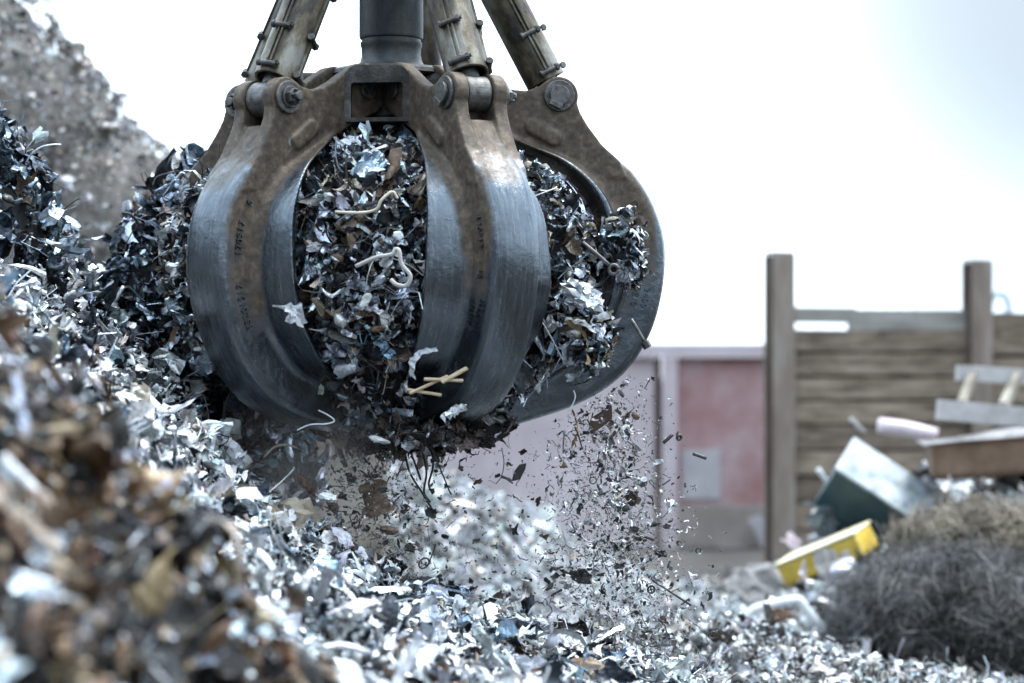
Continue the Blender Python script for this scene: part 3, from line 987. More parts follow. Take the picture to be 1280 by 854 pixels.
def pin_meshes():
    bm_ = bmesh.new()
    c = loc(207, 121)
    Yv = Vector((0, 1, 0)) * S
    add_cyl(bm_, c - Yv * 36, c + Yv * 36, 13 * S, n=28)
    # nut side (+Y): washer, hexagon nut with slots, threaded end
    add_cyl(bm_, c + Yv * 34.5, c + Yv * 40, 19.5 * S, n=40, bevel=1.2 * S)
    add_cyl(bm_, c + Yv * 40, c + Yv * 43, 13 * S, n=32, bevel=0.6 * S)
    add_cyl(bm_, c + Yv * 43, c + Yv * 51, 10 * S, n=6, bevel=0.8 * S)
    for k in range(6):
        a_ = PI / 3 * k + 0.4
        add_box(bm_, c + Yv * 52.5 + Vector((math.cos(a_), 0, math.sin(a_))) * 7.4 * S, (3.2 * S, 4 * S, 3.2 * S), Euler((0, -a_, 0)), 0.5 * S, 1)
    add_cyl(bm_, c + Yv * 50, c + Yv * 58, 5.4 * S, n=18, bevel=0.8 * S)
    # head side (-Y): boss ring, round head and keeper plate
    add_cyl(bm_, c - Yv * 34.5, c - Yv * 39, 19.5 * S, n=40, bevel=1.2 * S)
    add_cyl(bm_, c - Yv * 39, c - Yv * 43.5, 12.5 * S, n=36, bevel=0.8 * S)
    add_box(bm_, c - Yv * 41.5 + Vector((-5, 0, -11.5)) * S, (17 * S, 6 * S, 6.5 * S), Euler((0, R(24), 0)), 0.8 * S)
    add_cyl(bm_, c - Yv * 43.2, c - Yv * 43.9, 1.4 * S, n=10)
    return bm_mesh('pin', bm_)
PIN = pin_meshes()
bm = bmesh.new()
Yv = Vector((0, 1, 0)) * S
add_cyl(bm, -Yv * 40, Yv * 40, 12 * S, n=28, bevel=1.2 * S)
add_cyl(bm, Yv * 39.5, Yv * 40.6, 1.6 * S, n=10)
add_cyl(bm, -Yv * 40.6, -Yv * 39.5, 1.6 * S, n=10)
PIVOT = bm_mesh('pivot_pin', bm)

TINES = [(-42.5, 9.5), (30.5, 8), (97, 0), (-119, 0), (169, 2)]
def tine_matrix(phi, close):
    d = Vector((math.sin(R(phi)), -math.cos(R(phi)), 0))
    th = math.atan2(d.y, d.x)
    e = Euler((0, R(close), th))
    pos = d * PR * S + Vector((0, 0, gz(PV)))
    return pos, e

LET = {0: [('83201517', 356, 44, 12, 1, True, 3), ('170917', 276, 44, 12, 1, True, 3), ('6', 236, 44, 11, 1, True, 2)],
       1: [('170917', 274, -44, 11, 1, False, 3), ('83201517', 368, -44, 9.5, 1, False, 11), ('170917', 368, -44, 9, 1, False, -6), ('12', 322, -44, 10, 1, False, 2)],
       2: [('2400', 372, -44, 11, 1, False, 10), ('DE10', 368, -44, 11, 1, False, -3), ('12 6', 262, -44, 11, 1, False, 8)]}

bmg = None
def guard_mesh(length, seams):
    """Two bolted half shells round a cylinder, open at the lower end (z = 0), along +z."""
    ro, ri = 25.5 * S, 21.5 * S
    prof_ = [(ri, 14 * S), (ri, 0.6 * S), (ri + 0.8 * S, 0), (ro - 0.8 * S, 0), (ro, 0.8 * S), (ro, length * 0.30), (ro * 1.0, length), (ri, length), (ri, 30 * S), (ri, 14 * S)]
    V, Fc = lathe(prof_, 48)
    bm_ = bmesh.new()
    vs = [bm_.verts.new(v) for v in V]
    for f in Fc:
        bm_.faces.new([vs[i] for i in f])
    for a_ in seams:
        x = Vector((math.cos(R(a_)), math.sin(R(a_)), 0)); y = Vector((-x.y, x.x, 0))
        # raised seam lips on both sides of a gap
        for s2 in (1, -1):
            rot = Matrix((x, y, Vector((0, 0, 1)))).transposed().to_euler()
            add_box(bm_, x * (ro + 0.6 * S) + y * s2 * 2.6 * S + Vector((0, 0, length * 0.5 + 6 * S)), (4.5 * S, 2.6 * S, length - 14 * S), rot, 0.7 * S)
    return bm_mesh('guard', bm_, False)

def bolt_mesh(seams, zs):
    ro = 25.5 * S
    bm_ = bmesh.new()
    for a_ in seams:
        x = Vector((math.cos(R(a_)), math.sin(R(a_)), 0)); y = Vector((-x.y, x.x, 0))
        for z in zs:
            c = x * (ro + 2.5 * S) + Vector((0, 0, z))
            add_cyl(bm_, c - y * 11 * S, c + y * 11 * S, 3.4 * S, n=14, bevel=0.6 * S)
            add_cyl(bm_, c + y * 9.5 * S, c + y * 13.5 * S, 5.0 * S, n=6, bevel=0.5 * S)
            add_cyl(bm_, c - y * 13 * S, c - y * 9.5 * S, 4.6 * S, n=12, bevel=0.8 * S)
            add_cyl(bm_, c + y * 13 * S, c + y * 16 * S, 2.3 * S, n=10)
    return bm_mesh('clamp_bolt', bm_)

bm = bmesh.new()
add_cyl(bm, Vector((0, -15.5 * S, 0)), Vector((0, 15.5 * S, 0)), 21.5 * S, n=40, bevel=2.2 * S)
add_cyl(bm, Vector((0, 0, 12 * S)), Vector((0, 0, 70 * S)), 13.5 * S, n=28)
ROD_EYE = bm_mesh('rod_eye', bm)

SEAMS = {0: (19, 122), 1: (-45, 66), 2: (-80, 30), 3: (34, 150), 4: (0, 120)}
for ti, (phi, close) in enumerate(TINES):
    pos, e = tine_matrix(phi, close)
    t = link('tine', TINE, None, root)
    t.location = pos; t.rotation_euler = e
    p = link('pin', PIN, M_PINSTEEL, t)
    p2 = link('pivot_pin', PIVOT, M_PINSTEEL, t)
    for (txt, vm, la, sz, sd_, up, of_) in LET.get(ti, []):
        link('cast_lettering', lettering(txt, vm, la, sz, sd_, up, of_), None, t)
    # hydraulic cylinder from the fork pin up to the column head
    M = Matrix.Translation(pos) @ e.to_matrix().to_4x4()
    pin = M @ loc(207, 121)
    d = Vector((math.sin(R(phi)), -math.cos(R(phi)), 0))
    top = d * 42 * S + Vector((0, 0, gz(-190)))
    ax = (top - pin)
    L = ax.length
    ax.normalize()
    ylat = Vector((0, 0, 1)).cross(d).normalized()
    xloc = ylat.cross(ax).normalized()
    rotm = Matrix((xloc, ylat, ax)).transposed()
    g_ = link('hydraulic_cylinder', guard_mesh(L - 55 * S, SEAMS[ti]), M_GUARD, root)
    g_.location = pin + ax * 25 * S
    g_.rotation_euler = rotm.to_euler()
    r_ = link('rod_eye', ROD_EYE, M_PINSTEEL, g_)
    r_.location = (0, 0, -25 * S)
    for z_ in (9 * S, 62 * S, 130 * S, 200 * S):
        for sm in SEAMS[ti]:
            link('clamp_bolt', bolt_mesh((sm,), (z_,)), M_DARKSTEEL, g_)

# column and hub
def lathe_obj(name, prof_px, mat, n=56, parent=root, smooth=True):
    V, Fc = lathe([(r * S, gz(v)) for r, v in prof_px], n)
    bm_ = bmesh.new()
    vs = [bm_.verts.new(v) for v in V]
    for f in Fc:
        bm_.faces.new([vs[i] for i in f])
    me_ = bm_mesh(name, bm_)
    me_.shade_smooth()
    try:
        me_.set_sharp_from_angle(angle=R(32))
    except Exception:
        pass
    return link(name, me_, mat, parent)
lathe_obj('column', [(0, -260), (40, -260), (40, 46), (39.2, 49), (37, 50.5), (37, 53), (38.6, 54), (38.6, 58), (37.4, 60), (37, 70), (38.5, 77), (42, 83), (47, 86.5), (47, 90), (0, 90)], M_COLUMN)
lathe_obj('column_head', [(0, -205), (64, -205), (70, -199), (70, -172), (64, -166), (41, -160), (41, -204)], M_HUB)
hub = lathe_obj('hub', [(0, 86), (50, 86.2), (72, 88.5), (84, 93), (86, 98), (82, 101), (52, 103), (52, 150), (60, 154), (60, 160), (40, 166), (0, 166)], M_HUB)

def bracket_mesh():
    """A welded frame with a deep recess that shows the ends of two pivot pins; local x = radial, y = tangential."""
    W, H1, H0 = 40, 35, 33
    def rr_poly(hw, top, bot, rad, n_=6):
        o = []
        for (cx, cy, a0) in ((hw - rad, top - rad, 0), (-hw + rad, top - rad, 90)):
            for k in range(n_):
                a_ = R(a0 + 90 * k / (n_ - 1))
                o.append((cx + rad * math.cos(a_), cy + rad * math.sin(a_)))
        o += [(-hw, bot), (hw, bot)]
        return o
    outer = rr_poly(W, H1, -H0, 17)
    inner = rr_poly(W - 8.5, H1 - 21, -H0 + 5, 4)
    bm_ = bmesh.new()
    x0, x1 = 70 * S, 112 * S
    vo0 = [bm_.verts.new((x0, y * S, z * S)) for y, z in outer]
    vo1 = [bm_.verts.new((x1, y * S, z * S)) for y, z in outer]
    vi0 = [bm_.verts.new((x0, y * S, z * S)) for y, z in inner]
    vi1 = [bm_.verts.new((x1, y * S, z * S)) for y, z in inner]
    n_ = len(outer)
    for k in range(n_):
        k2 = (k + 1) % n_
        bm_.faces.new((vo0[k], vo0[k2], vo1[k2], vo1[k]))
        bm_.faces.new((vi0[k], vi1[k], vi1[k2], vi0[k2]))
        bm_.faces.new((vo1[k], vo1[k2], vi1[k2], vi1[k]))
        bm_.faces.new((vo0[k], vi0[k], vi0[k2], vo0[k2]))
    me_ = bm_mesh('bracket', bm_)
    return me_
BRK = bracket_mesh()
phis = sorted([t_[0] for t_ in TINES])
for a_, b_ in zip(phis, phis[1:] + [phis[0] + 360]):
    mid = (a_ + b_) / 2
    br = link('bracket', BRK, M_HUB, hub)
    br.location = (0, 0, gz(131))
    dd = Vector((math.sin(R(mid)), -math.cos(R(mid)), 0))
    br.rotation_euler = (0, 0, math.atan2(dd.y, dd.x))

# ------------------------------------------------------------------ scrap held in the grapple
fp = np.array([(160, 40), (170, 85), (184, 130), (208, 180), (240, 226), (280, 254), (330, 264), (390, 256), (440, 228), (480, 190), (515, 140), (545, 90), (562, 40)], float)
def load_point(phi, v, k=1.0):
    r = np.interp(v, fp[:, 0], fp[:, 1])
    sw = 1 + 0.17 * np.clip(1.4 - abs(phi - 108) / 34, 0, 1) * np.clip((v - 190) / 60, -0.6, 1) + 0.12 * np.clip(np.cos(np.radians(phi + 119)), 0, 1)     # wider at the tines that stand more open
    r = r * sw * k
    near_t = np.min([abs((phi - t_[0] + 180) % 360 - 180) for t_ in TINES], axis=0)
    r = r * (0.82 + 0.155 * np.clip((near_t - 20) / 9, 0, 1))      # lies inside the blades, bulges between them
    return np.stack([GX + r * S * np.sin(np.radians(phi)), GY - r * S * np.cos(np.radians(phi)), EYE + (HZ - v) * S], 1)
g = np.random.default_rng(51)
acc = Acc()
ph = np.linspace(-180, 180, 72); vv = np.linspace(158, 562, 40)
PH, VV = np.meshgrid(ph, vv, indexing='ij')
P = load_point(PH.ravel(), VV.ravel(), 0.93)
P += 0.03 * fnoise(P, 3, 9)[:, None] * (P - np.array([GX, GY, zv(340)]))
acc.add(P, grid_faces(72, 40), (0.03,) * 3, 0, 1, False)
N = 9500
phs = g.uniform(-180, 180, N)
vs_ = g.uniform(160, 560, N)
wgt = np.interp(vs_, fp[:, 0], fp[:, 1]) / 264
keep = g.random(N) < wgt + 0.15
phs, vs_ = phs[keep], vs_[keep]
P = load_point(phs, vs_)
Nr = P - np.array([GX, GY, zv(340)]); Nr /= np.linalg.norm(Nr, axis=1)[:, None]
bulge = 0.035 * fnoise(P, 8, 7.0)
P = P + Nr * bulge[:, None]
cover(acc, g, P, Nr, LOAD, 0.029, sig=0.42, tilt=0.7, mixw=(0.62, 0.17, 0.12, 0.09), lo=-0.7, hi=0.5, maxs=0.07)
phs = g.uniform(-180, 180, 620); vs_ = g.uniform(175, 545, 620)
P = load_point(phs, vs_, 0.99)
Nr = P - np.array([GX, GY, zv(340)]); Nr /= np.linalg.norm(Nr, axis=1)[:, None]
cover(acc, g, P, Nr, LOAD, 0.05, sig=0.3, tilt=0.6, mixw=(0.56, 0.30, 0.12, 0.02), lo=-0.5, hi=0.3, maxs=0.075)
spill = [(tuple(at(778, 300, 9.66)), (0.085, 0.12, 0.11)), (tuple(at(790, 335, 9.66)), (0.06, 0.10, 0.08)), (tuple(at(738, 425, 9.6)), (0.09, 0.12, 0.12))]
P, Nr = blob_points(g, spill, 620, 0.2, 8, 77)
cover(acc, g, P, Nr, LOAD, 0.024, sig=0.5, tilt=0.8, mixw=(0.70, 0.16, 0.14, 0.0), lo=-0.6, hi=0.4, maxs=0.05)
blob_core(acc, spill, 0.2, 8, 77, 0.85, 12)
spill = [(tuple(at(515, 545, 9.5)), (0.20, 0.22, 0.05)), (tuple(at(600, 535, 9.7)), (0.11, 0.14, 0.06))]
P, Nr = blob_points(g, spill, 520, 0.2, 8, 78)
GRIMY = [(0.7, (0.025, 0.023, 0.022), 0.1, 0.01), (0.2, (0.09, 0.065, 0.05), 0.1, 0.03), (0.1, (0.45, 0.48, 0.50), 0.6, 0.1)]
cover(acc, g, P, Nr, GRIMY, 0.022, sig=0.5, tilt=0.8, mixw=(0.50, 0.12, 0.2, 0.18), lo=-0.5, hi=0.7, maxs=0.05)
blob_core(acc, spill, 0.2, 8, 78, 0.85, 12)
tag(acc.build('scrap_load', [M_SCRAP, M_HEAPBASE]), 'ball of tangled mixed metal shreds held inside the grapple tines', 'scrap load', kind='stuff')

# ------------------------------------------------------------------ single pieces
def crumple(name, label, cat, pos, size, mat, seed, rot=(0, 0, 0), kind='shard', scale=(1, 1, 1), n=12, aspect=0.8, fold=0.5, curl=0.8, thick=0.004, group=None, wrinkle=0.05):
    g_ = np.random.default_rng(seed)
    if kind == 'shard': V, Fq = shard(g_, n, aspect, fold, curl)
    elif kind == 'strip': V, Fq = strip(g_, 18)
    else: V, Fq = lump(g_, n)
    V = V * np.array(scale) * size
    V = V + (g_.normal(size=V.shape) * wrinkle * size * 0.5)
    bm_ = bmesh.new()
    vs = [bm_.verts.new(v) for v in V]
    for f in Fq:
        try: bm_.faces.new([vs[i] for i in f])
        except ValueError: pass
    if kind == 'lump':
        bmesh.ops.remove_doubles(bm_, verts=bm_.verts, dist=size * 0.02)
    elif thick:
        bmesh.ops.solidify(bm_, geom=bm_.faces[:], thickness=thick)
    me_ = bm_mesh(name, bm_)
    o = link(name, me_, mat)
    o.location = pos
    o.rotation_euler = Euler(tuple(R(a_) for a_ in rot))
    return tag(o, label, cat, group)

def rod(name, label, cat, p0, p1, rad, mat, flat=1.0, group=None, n=10):
    o = tube_obj(name, [p0, (Vector(p0) + Vector(p1)) / 2, p1], rad, mat, n=n, flat=flat, sub=2)
    return tag(o, label, cat, group)

def wire(name, label, cat, pts, rad, mat, flat=1.0, group=None):
    return tag(tube_obj(name, pts, rad, mat, n=8, flat=flat, sub=7), label, cat, group)

def board(bm_, p0, p1, w_, h_, roll=0.0):
    p0 = Vector(p0); p1 = Vector(p1)
    d = p1 - p0
    q = d.to_track_quat('X', 'Z')
    M_ = Matrix.Translation((p0 + p1) / 2) @ q.to_matrix().to_4x4() @ Matrix.Rotation(roll, 4, 'X') @ Matrix.Diagonal((d.length, w_, h_, 1))
    r = bmesh.ops.create_cube(bm_, size=1, matrix=M_)
    es = list({e for v in r['verts'] for e in v.link_edges})
    bmesh.ops.bevel(bm_, geom=es, offset=0.0018, segments=1, affect='EDGES')

# -- held in or stuck to the grapple
YB = 9.02
st = empty('wooden_lattice', at(545, 480, YB))
tag(st, 'broken lattice of pale wooden sticks caught under the front tine', 'wood scrap')
for (a_, b_, w_) in (((508, 487), (552, 494), 0.016), ((552, 478), (584, 460), 0.022), ((530, 474), (579, 476), 0.018), ((512, 492), (560, 470), 0.014)):
    bm = bmesh.new()
    dy = random.uniform(-0.02, 0.02)
    o0 = at(545, 480, YB)
    board(bm, at(*a_, YB + dy) - o0, at(*b_, YB - dy) - o0, w_, 0.009, 0.4)
    link('stick', bm_mesh('stick', bm), M_WOODSTICK, st)
crumple('crushed_can', 'crumpled bright foil tube lodged beneath the wooden sticks', 'foil scrap', at(567, 515, 8.98), 0.085, M_FOIL, 3, (10, -18, 8), 'lump', (1, 0.32, 0.3), wrinkle=0.14, n=14)
crumple('foil_strip', 'pale foil ribbon twisting out of the load at the edge of the front tine', 'foil scrap', at(524, 449, 9.03), 0.085, M_FOIL, 5, (40, -50, 30), 'strip')
crumple('foil_ball', 'large crumpled ball of bluish foil beside the tine at the open side', 'foil scrap', at(729, 370, 9.35), 0.085, M_FOIL, 12, (20, 30, 10), 'lump', wrinkle=0.22, n=18)
crumple('foil_scrap', 'pale folded foil scrap draped over the blade edge of the tine by the heap', 'foil scrap', at(366, 392, 9.03), 0.062, M_FOIL, 21, (75, 10, 30), n=9, aspect=0.7, fold=0.6, curl=0.7)
crumple('blue_sheet', 'ribbed strip of pale blue sheet metal near the top of the load', 'sheet scrap', at(462, 205, 9.16), 0.095, M_BLUEFOIL, 23, (62, 18, 25), n=10, aspect=0.38, fold=0.35, curl=0.9)
crumple('white_lump', 'chalk white flattened lump in the middle of the load', 'plastic scrap', at(499, 296, 9.03), 0.045, M_WHITE, 25, (0, 30, 0), 'lump', (1, 0.6, 1.1))
crumple('white_lump', 'small white lump hanging at the underside of the load', 'plastic scrap', at(472, 549, 9.35), 0.032, M_WHITE, 26, (0, 12, 0), 'lump', (1.2, 0.7, 0.7), wrinkle=0.12)
wire('bent_hose', 'pale grey hose bent in a hairpin across the load', 'hose', [at(445, 333, 9.04), at(470, 322, 9.0), at(490, 318, 8.98), at(494, 312, 8.98), at(499, 314, 8.97), at(502, 330, 8.97), at(513, 345, 8.97), at(508, 357, 8.98), at(496, 356, 9.0), at(489, 350, 9.02)], 0.0085, M_GREYCLOTH)
wire('bent_hose', 'thin beige hose curling down through the upper load', 'hose', [at(419, 265, 9.07), at(450, 266, 9.05), at(470, 262, 9.03), at(477, 250, 9.02), at(490, 240, 9.03), at(497, 248, 9.04)], 0.006, M_PAPER)
eb = empty('eye_bolt', at(756, 325, 9.36))
tag(eb, 'slim grey rod with a round eye at its end lying across the load', 'bolt')
o0 = at(756, 325, 9.36)
tube_obj('shank', [at(728, 303, 9.36) - o0, at(745, 317, 9.36) - o0, at(762, 332, 9.36) - o0], 0.0085, M_PINSTEEL, eb, sub=2, origin=(0, 0, 0))
ring = []
cc = at(767, 337, 9.36) - o0
for k in range(15):
    a_ = 2 * PI * k / 14
    ring.append(cc + Vector((math.cos(a_) * 0.019, 0.0, math.sin(a_) * 0.019)))
tube_obj('eye', ring, 0.0075, M_PINSTEEL, eb, sub=1, origin=(0, 0, 0))
bt = empty('long_bolt', at(799, 417, 9.5))
tag(bt, 'thin dark bolt sticking out over the rim of the profile tine', 'bolt')
o0 = at(799, 417, 9.5)
tube_obj('shank', [at(789, 399, 9.5) - o0, at(798, 414, 9.5) - o0, at(807, 430, 9.5) - o0], 0.0075, M_PINSTEEL, bt, sub=2, origin=(0, 0, 0))
bm = bmesh.new(); add_cyl(bm, at(805.5, 427, 9.5) - o0, at(810, 435, 9.5) - o0, 0.018, n=6, bevel=0.002)
link('head', bm_mesh('head', bm), M_DARKSTEEL, bt)
crumple('torn_strip', 'splayed brown strip of torn sheet at the open side of the load', 'sheet scrap', at(728, 425, 9.4), 0.11, M_WOODSTICK, 31, (0, 62, 10), 'strip', (1, 1, 0.7))
crumple('rubber_chunk', 'black rubbery chunk hanging under the tips of the tines', 'rubber scrap', at(612, 545, 9.65), 0.085, M_RUBBER, 33, (0, 60, 0), 'lump', (1, 0.7, 0.55), n=14)
crumple('rubber_chunk', 'wide black clod bulging below the middle of the grapple', 'rubber scrap', at(515, 552, 9.5), 0.12, M_RUBBER, 35, (0, 8, 0), 'lump', (1.2, 0.8, 0.5), n=16, wrinkle=0.12)
crumple('rubber_chunk', 'narrow black clod between the wide clod and the profile tine', 'rubber scrap', at(578, 545, 9.6), 0.08, M_RUBBER, 36, (0, -20, 0), 'lump', (1.1, 0.8, 0.5), n=14)
for k, (a_, lab) in enumerate((([(505, 560), (512, 590), (527, 615), (541, 638)], 'black strand hanging under the grapple, the longest of the bunch'),
                               ([(527, 560), (533, 590), (530, 615), (538, 628)], 'black strand hanging close beside the longest strand under the grapple'),
                               ([(541, 560), (541, 585), (536, 605), (541, 618)], 'straight black strand hanging at the outer side of the bunch under the grapple'),
                               ([(512, 562), (520, 583), (526, 600)], 'short black strand hanging within the bunch under the grapple'))):
    wire('hanging_strand', lab, 'strand', [at(u, v, 9.5 + 0.02 * k) for u, v in a_], 0.0045, M_RUBBER)
wire('thin_wire', 'hair thin dark wire curving down below the rubber chunk', 'wire', [at(627, 560, 9.6), at(630, 578, 9.6), at(627, 595, 9.6), at(620, 605, 9.6)], 0.0018, M_DARKSTEEL)

# -- sticking out of the dark scrap
wire('iron_hook', 'rusty iron loop hooked out of the dark mass beside the tine', 'hook', [at(250, 403, 10.0), at(238, 404, 9.95), at(233, 413, 9.93), at(240, 427, 9.92), at(252, 433, 9.93), at(262, 426, 9.98)], 0.0095, M_RUSTROPE)
wire('bent_wire', 'dark wire arching from the top of the torn mass towards the far heap', 'wire', [at(232, 222, 10.4), at(222, 215, 10.35), at(210, 217, 10.3), at(196, 222, 10.3), at(191, 232, 10.3)], 0.0042, M_DARKSTEEL)
wire('bent_wire', 'pale bent wire at the crown of the torn mass beside the grapple', 'wire', [at(248, 238, 10.4), at(236, 226, 10.38), at(228, 216, 10.35), at(220, 224, 10.35)], 0.0055, M_FOIL)
wire('bent_wire', 'thick dark wire hooking out of the side of the torn mass', 'wire', [at(178, 292, 10.3), at(172, 278, 10.28), at(163, 268, 10.26), at(152, 266, 10.25)], 0.0055, M_DARKSTEEL)
wire('bent_wire', 'long fine wire curling up from the dark bank at the edge', 'wire', [at(33, 203, 10.0), at(40, 192, 9.97), at(52, 184, 9.95), at(66, 181, 9.95), at(76, 181, 9.95)], 0.004, M_FOIL)
wire('bent_wire', 'thin wire curled in a bow above the heap against the sky', 'wire', [at(242, 207, 10.5), at(240, 198, 10.5), at(232, 191, 10.5), at(222, 188, 10.5)], 0.0018, M_DARKSTEEL)
wire('bent_wire', 'fine grey wire standing off the top of the tall far heap', 'wire', [at(112, 40, 16), at(130, 26, 16), at(150, 12, 16), at(168, -4, 16)], 0.006, M_PALESHEET)
rod('metal_rod', 'slim pale rod leaning in the notch below the torn mass', 'rod', at(143, 378, 10.1), at(155, 358, 10.1), 0.009, M_FOIL)
crumple('blue_sheet', 'smooth blue grey plate in the torn mass against the tine', 'sheet scrap', at(231, 371, 10.15), 0.075, M_BLUEFOIL, 44, (70, 10, 20), n=8, aspect=0.8, fold=0.25, curl=0.5)
crumple('foil_scrap', 'light grey folded plate in the torn mass above the blue plate', 'foil scrap', at(222, 300, 10.2), 0.085, M_FOIL, 46, (58, 15, 0), n=8, aspect=0.55, fold=0.5, curl=0.7)
wire('curved_strand', 'dark curved strand hanging in the hollow beneath the tine by the heap', 'strand', [at(287, 470, 10.05), at(288, 490, 10.02), at(281, 508, 10.0), at(280, 524, 10.0)], 0.007, M_DARKSTEEL)

# -- on the bright heap
def surf(u, v):
    """First point of the bright heap on the bearing (u, v)."""
    d = Vector(((u - 640) / F, 1, (HZ - v) / F))
    ys = np.arange(3.4, 13, 0.01)
    z = f_main(ys * d.x, ys, 1.0, 21)
    k = np.argmax(z >= EYE + ys * d.z)
    return (ys[k] if z[k] >= EYE + ys[k] * d.z else 9.0)
def on(u, v, lift=0.03):
    Y = surf(u, v) - lift
    return at(u, v, Y)

rod('white_stick', 'thin white stick standing upright on the heap below the dark hollow', 'stick', on(257, 594), at(270, 538, 9.6), 0.0095, M_WHITE, flat=0.5)
rod('white_rod', 'thick white rod lying in the blurred rusty scrap close to the camera', 'rod', on(2, 572, .05), on(88, 662, .05), 0.014, M_WHITE)
rod('white_strip', 'pale flat strip in the blurred scrap at the very bottom', 'strip', on(128, 772, .05), on(212, 862, .05), 0.018, M_WHITE, flat=0.4)
rod('brown_stick', 'brown stick slanting through the blurred rusty scrap', 'stick', on(36, 700, .05), on(-10, 620, .05), 0.016, M_RAG)
wire('bent_strip', 'long bright sheet strip arched across the upper bright heap', 'strip', [on(50, 428), on(80, 434, .06), on(110, 450, .08), on(138, 468, .08), on(160, 488, .04)], 0.024, M_FOIL, flat=0.25)
wire('pale_cable', 'pale cable running down the heap from the bright strip', 'cable', [on(150, 480, .05), on(178, 496, .08), on(200, 512, .08), on(214, 535, .08), on(221, 560, .05), on(224, 585, .03)], 0.0075, M_WHITE)
bagp = on(352, 655, 0.06)
crumple('paper_bag', 'torn beige paper bag crumpled on the crest of the heap', 'paper bag', at(352, 650, bagp.y), 0.11, M_PAPER, 52, (38, 22, 15), n=11, aspect=0.75, fold=0.55, curl=1.2, wrinkle=0.09)
crumple('crushed_sheet', 'bright creased sheet folded over the heap just below the paper bag', 'sheet scrap', on(346, 695, 0.06), 0.085, M_FOIL, 54, (70, -30, 20), n=10, aspect=0.6, fold=0.5, curl=1.2)
rod('peg_stick', 'short pale peg poking up in front of the paper bag', 'stick', on(331, 664, 0.05), at(337, 634, surf(331, 664) - 0.08), 0.008, M_WHITE)
crumple('striped_can', 'flattened ribbed can lying on the crest of the heap under the falling scrap', 'can', on(452, 722, 0.05), 0.09, M_FOIL, 58, (35, 20, -10), n=10, aspect=0.4, fold=0.35, curl=1.6)
crumple('brown_clod', 'brown rounded clod lying among bright pieces on the lower heap', 'clod', on(492, 785, 0.05), 0.05, M_RAG, 61, (0, 20, 0), 'lump', (1.2, 0.8, 0.7))
crumple('dark_sheet', 'large dark folded sheet on the lower crest of the heap', 'sheet scrap', on(655, 798, 0.05), 0.085, M_DARKSTEEL, 63, (30, -20, 30), n=10, aspect=0.7, fold=0.6, curl=1.0)
crumple('dark_sheet', 'glossy dark crumpled sheet at the foot of the crest below the falling scrap', 'sheet scrap', on(718, 825, 0.05), 0.09, M_DARKSTEEL, 64, (25, 20, 60), n=10, aspect=0.7, fold=0.6, curl=1.0)
wire('wire_loop', 'springy pale wire loop rising from the foot of the fall', 'wire', [at(790, 846, 9.9), at(775, 815, 9.9), at(758, 795, 9.9), at(750, 775, 9.88), at(757, 768, 9.86), at(766, 778, 9.86), at(769, 800, 9.86), at(768, 815, 9.86)], 0.0065, M_PALESHEET)
wire('wire_loop', 'thin wire bow arching over the crest between heap and far heap', 'wire', [at(610, 792, 9.6), at(606, 778, 9.58), at(596, 770, 9.56), at(584, 768, 9.56)], 0.0035, M_FOIL)
wire('curled_wire', 'thin wire ring bent up from the bright heap beside the paper bag', 'wire', [on(238, 660), at(241, 640, 8.95), at(250, 645, 8.9), at(262, 662, 8.9), on(272, 672)], 0.0045, M_FOIL)

# ------------------------------------------------------------------ falling pieces, the notable ones
fl = lambda u, v: at(u, v, 9.6)
crumple('brown_rag', 'twisted brown rag falling beside the concrete block', 'rag', fl(380, 603), 0.068, M_RAG, 71, (0, 48, 0), 'lump', (1.0, 0.5, 0.42), n=16, wrinkle=0.16)
crumple('white_lump', 'white rounded lump falling next to the brown rag', 'plastic scrap', at(412, 623, 9.2), 0.052, M_WHITE, 72, (0, 5, 0), 'lump', (1.1, 0.7, 0.75), wrinkle=0.14)
sp = empty('wooden_spool', fl(469, 622))
tag(sp, 'battered brown wooden spool tumbling below the load', 'spool')
bm = bmesh.new()
dq = Euler((R(12), R(-18), R(10))).to_matrix()
zz = dq @ Vector((0, 0, 1))
add_cyl(bm, -zz * 0.045, zz * 0.045, 0.050, n=20)
link('core', bm_mesh('core', bm), M_SPOOL, sp)
for s_, rad in ((1, 0.058), (-1, 0.072)):
    bm = bmesh.new()
    add_cyl(bm, zz * s_ * 0.040, zz * s_ * 0.058, rad, n=26)
    bmesh.ops.subdivide_edges(bm, edges=bm.edges[:], cuts=1)
    for v in bm.verts:
        v.co *= 1 + random.uniform(-0.05, 0.05)
        v.co += Vector([random.uniform(-0.003, 0.003) for _ in range(3)])
    link('flange', bm_mesh('flange', bm), M_SPOOL, sp)
def plate_obj(name, label, cat, pos, poly, th, mat, rot):
    bm_ = bmesh.new()
    a_ = [bm_.verts.new((x, 0, z)) for x, z in poly]
    b2 = [bm_.verts.new((x, th, z)) for x, z in poly]
    bm_.faces.new(a_); bm_.faces.new(b2[::-1])
    for k in range(len(poly)):
        k2 = (k + 1) % len(poly)
        bm_.faces.new((a_[k], b2[k], b2[k2], a_[k2]))
    o = link(name, bm_mesh(name, bm_), mat)
    o.location = pos; o.rotation_euler = Euler(tuple(R(x) for x in rot))
    return tag(o, label, cat)
plate_obj('brake_pad', 'curved black plate like a pad falling below the tine tips', 'plate', fl(649, 591), [(-.030, -.035), (.004, -.028), (.026, .012), (.033, .038), (.006, .034), (-.016, .008)], 0.012, M_RUBBER, (0, 0, 20))
crumple('black_fragment', 'small ragged black bit just above the falling black plate', 'fragment', fl(636, 579), 0.02, M_RUBBER, 74, (40, 20, 0), 'lump', (1, .6, .9))
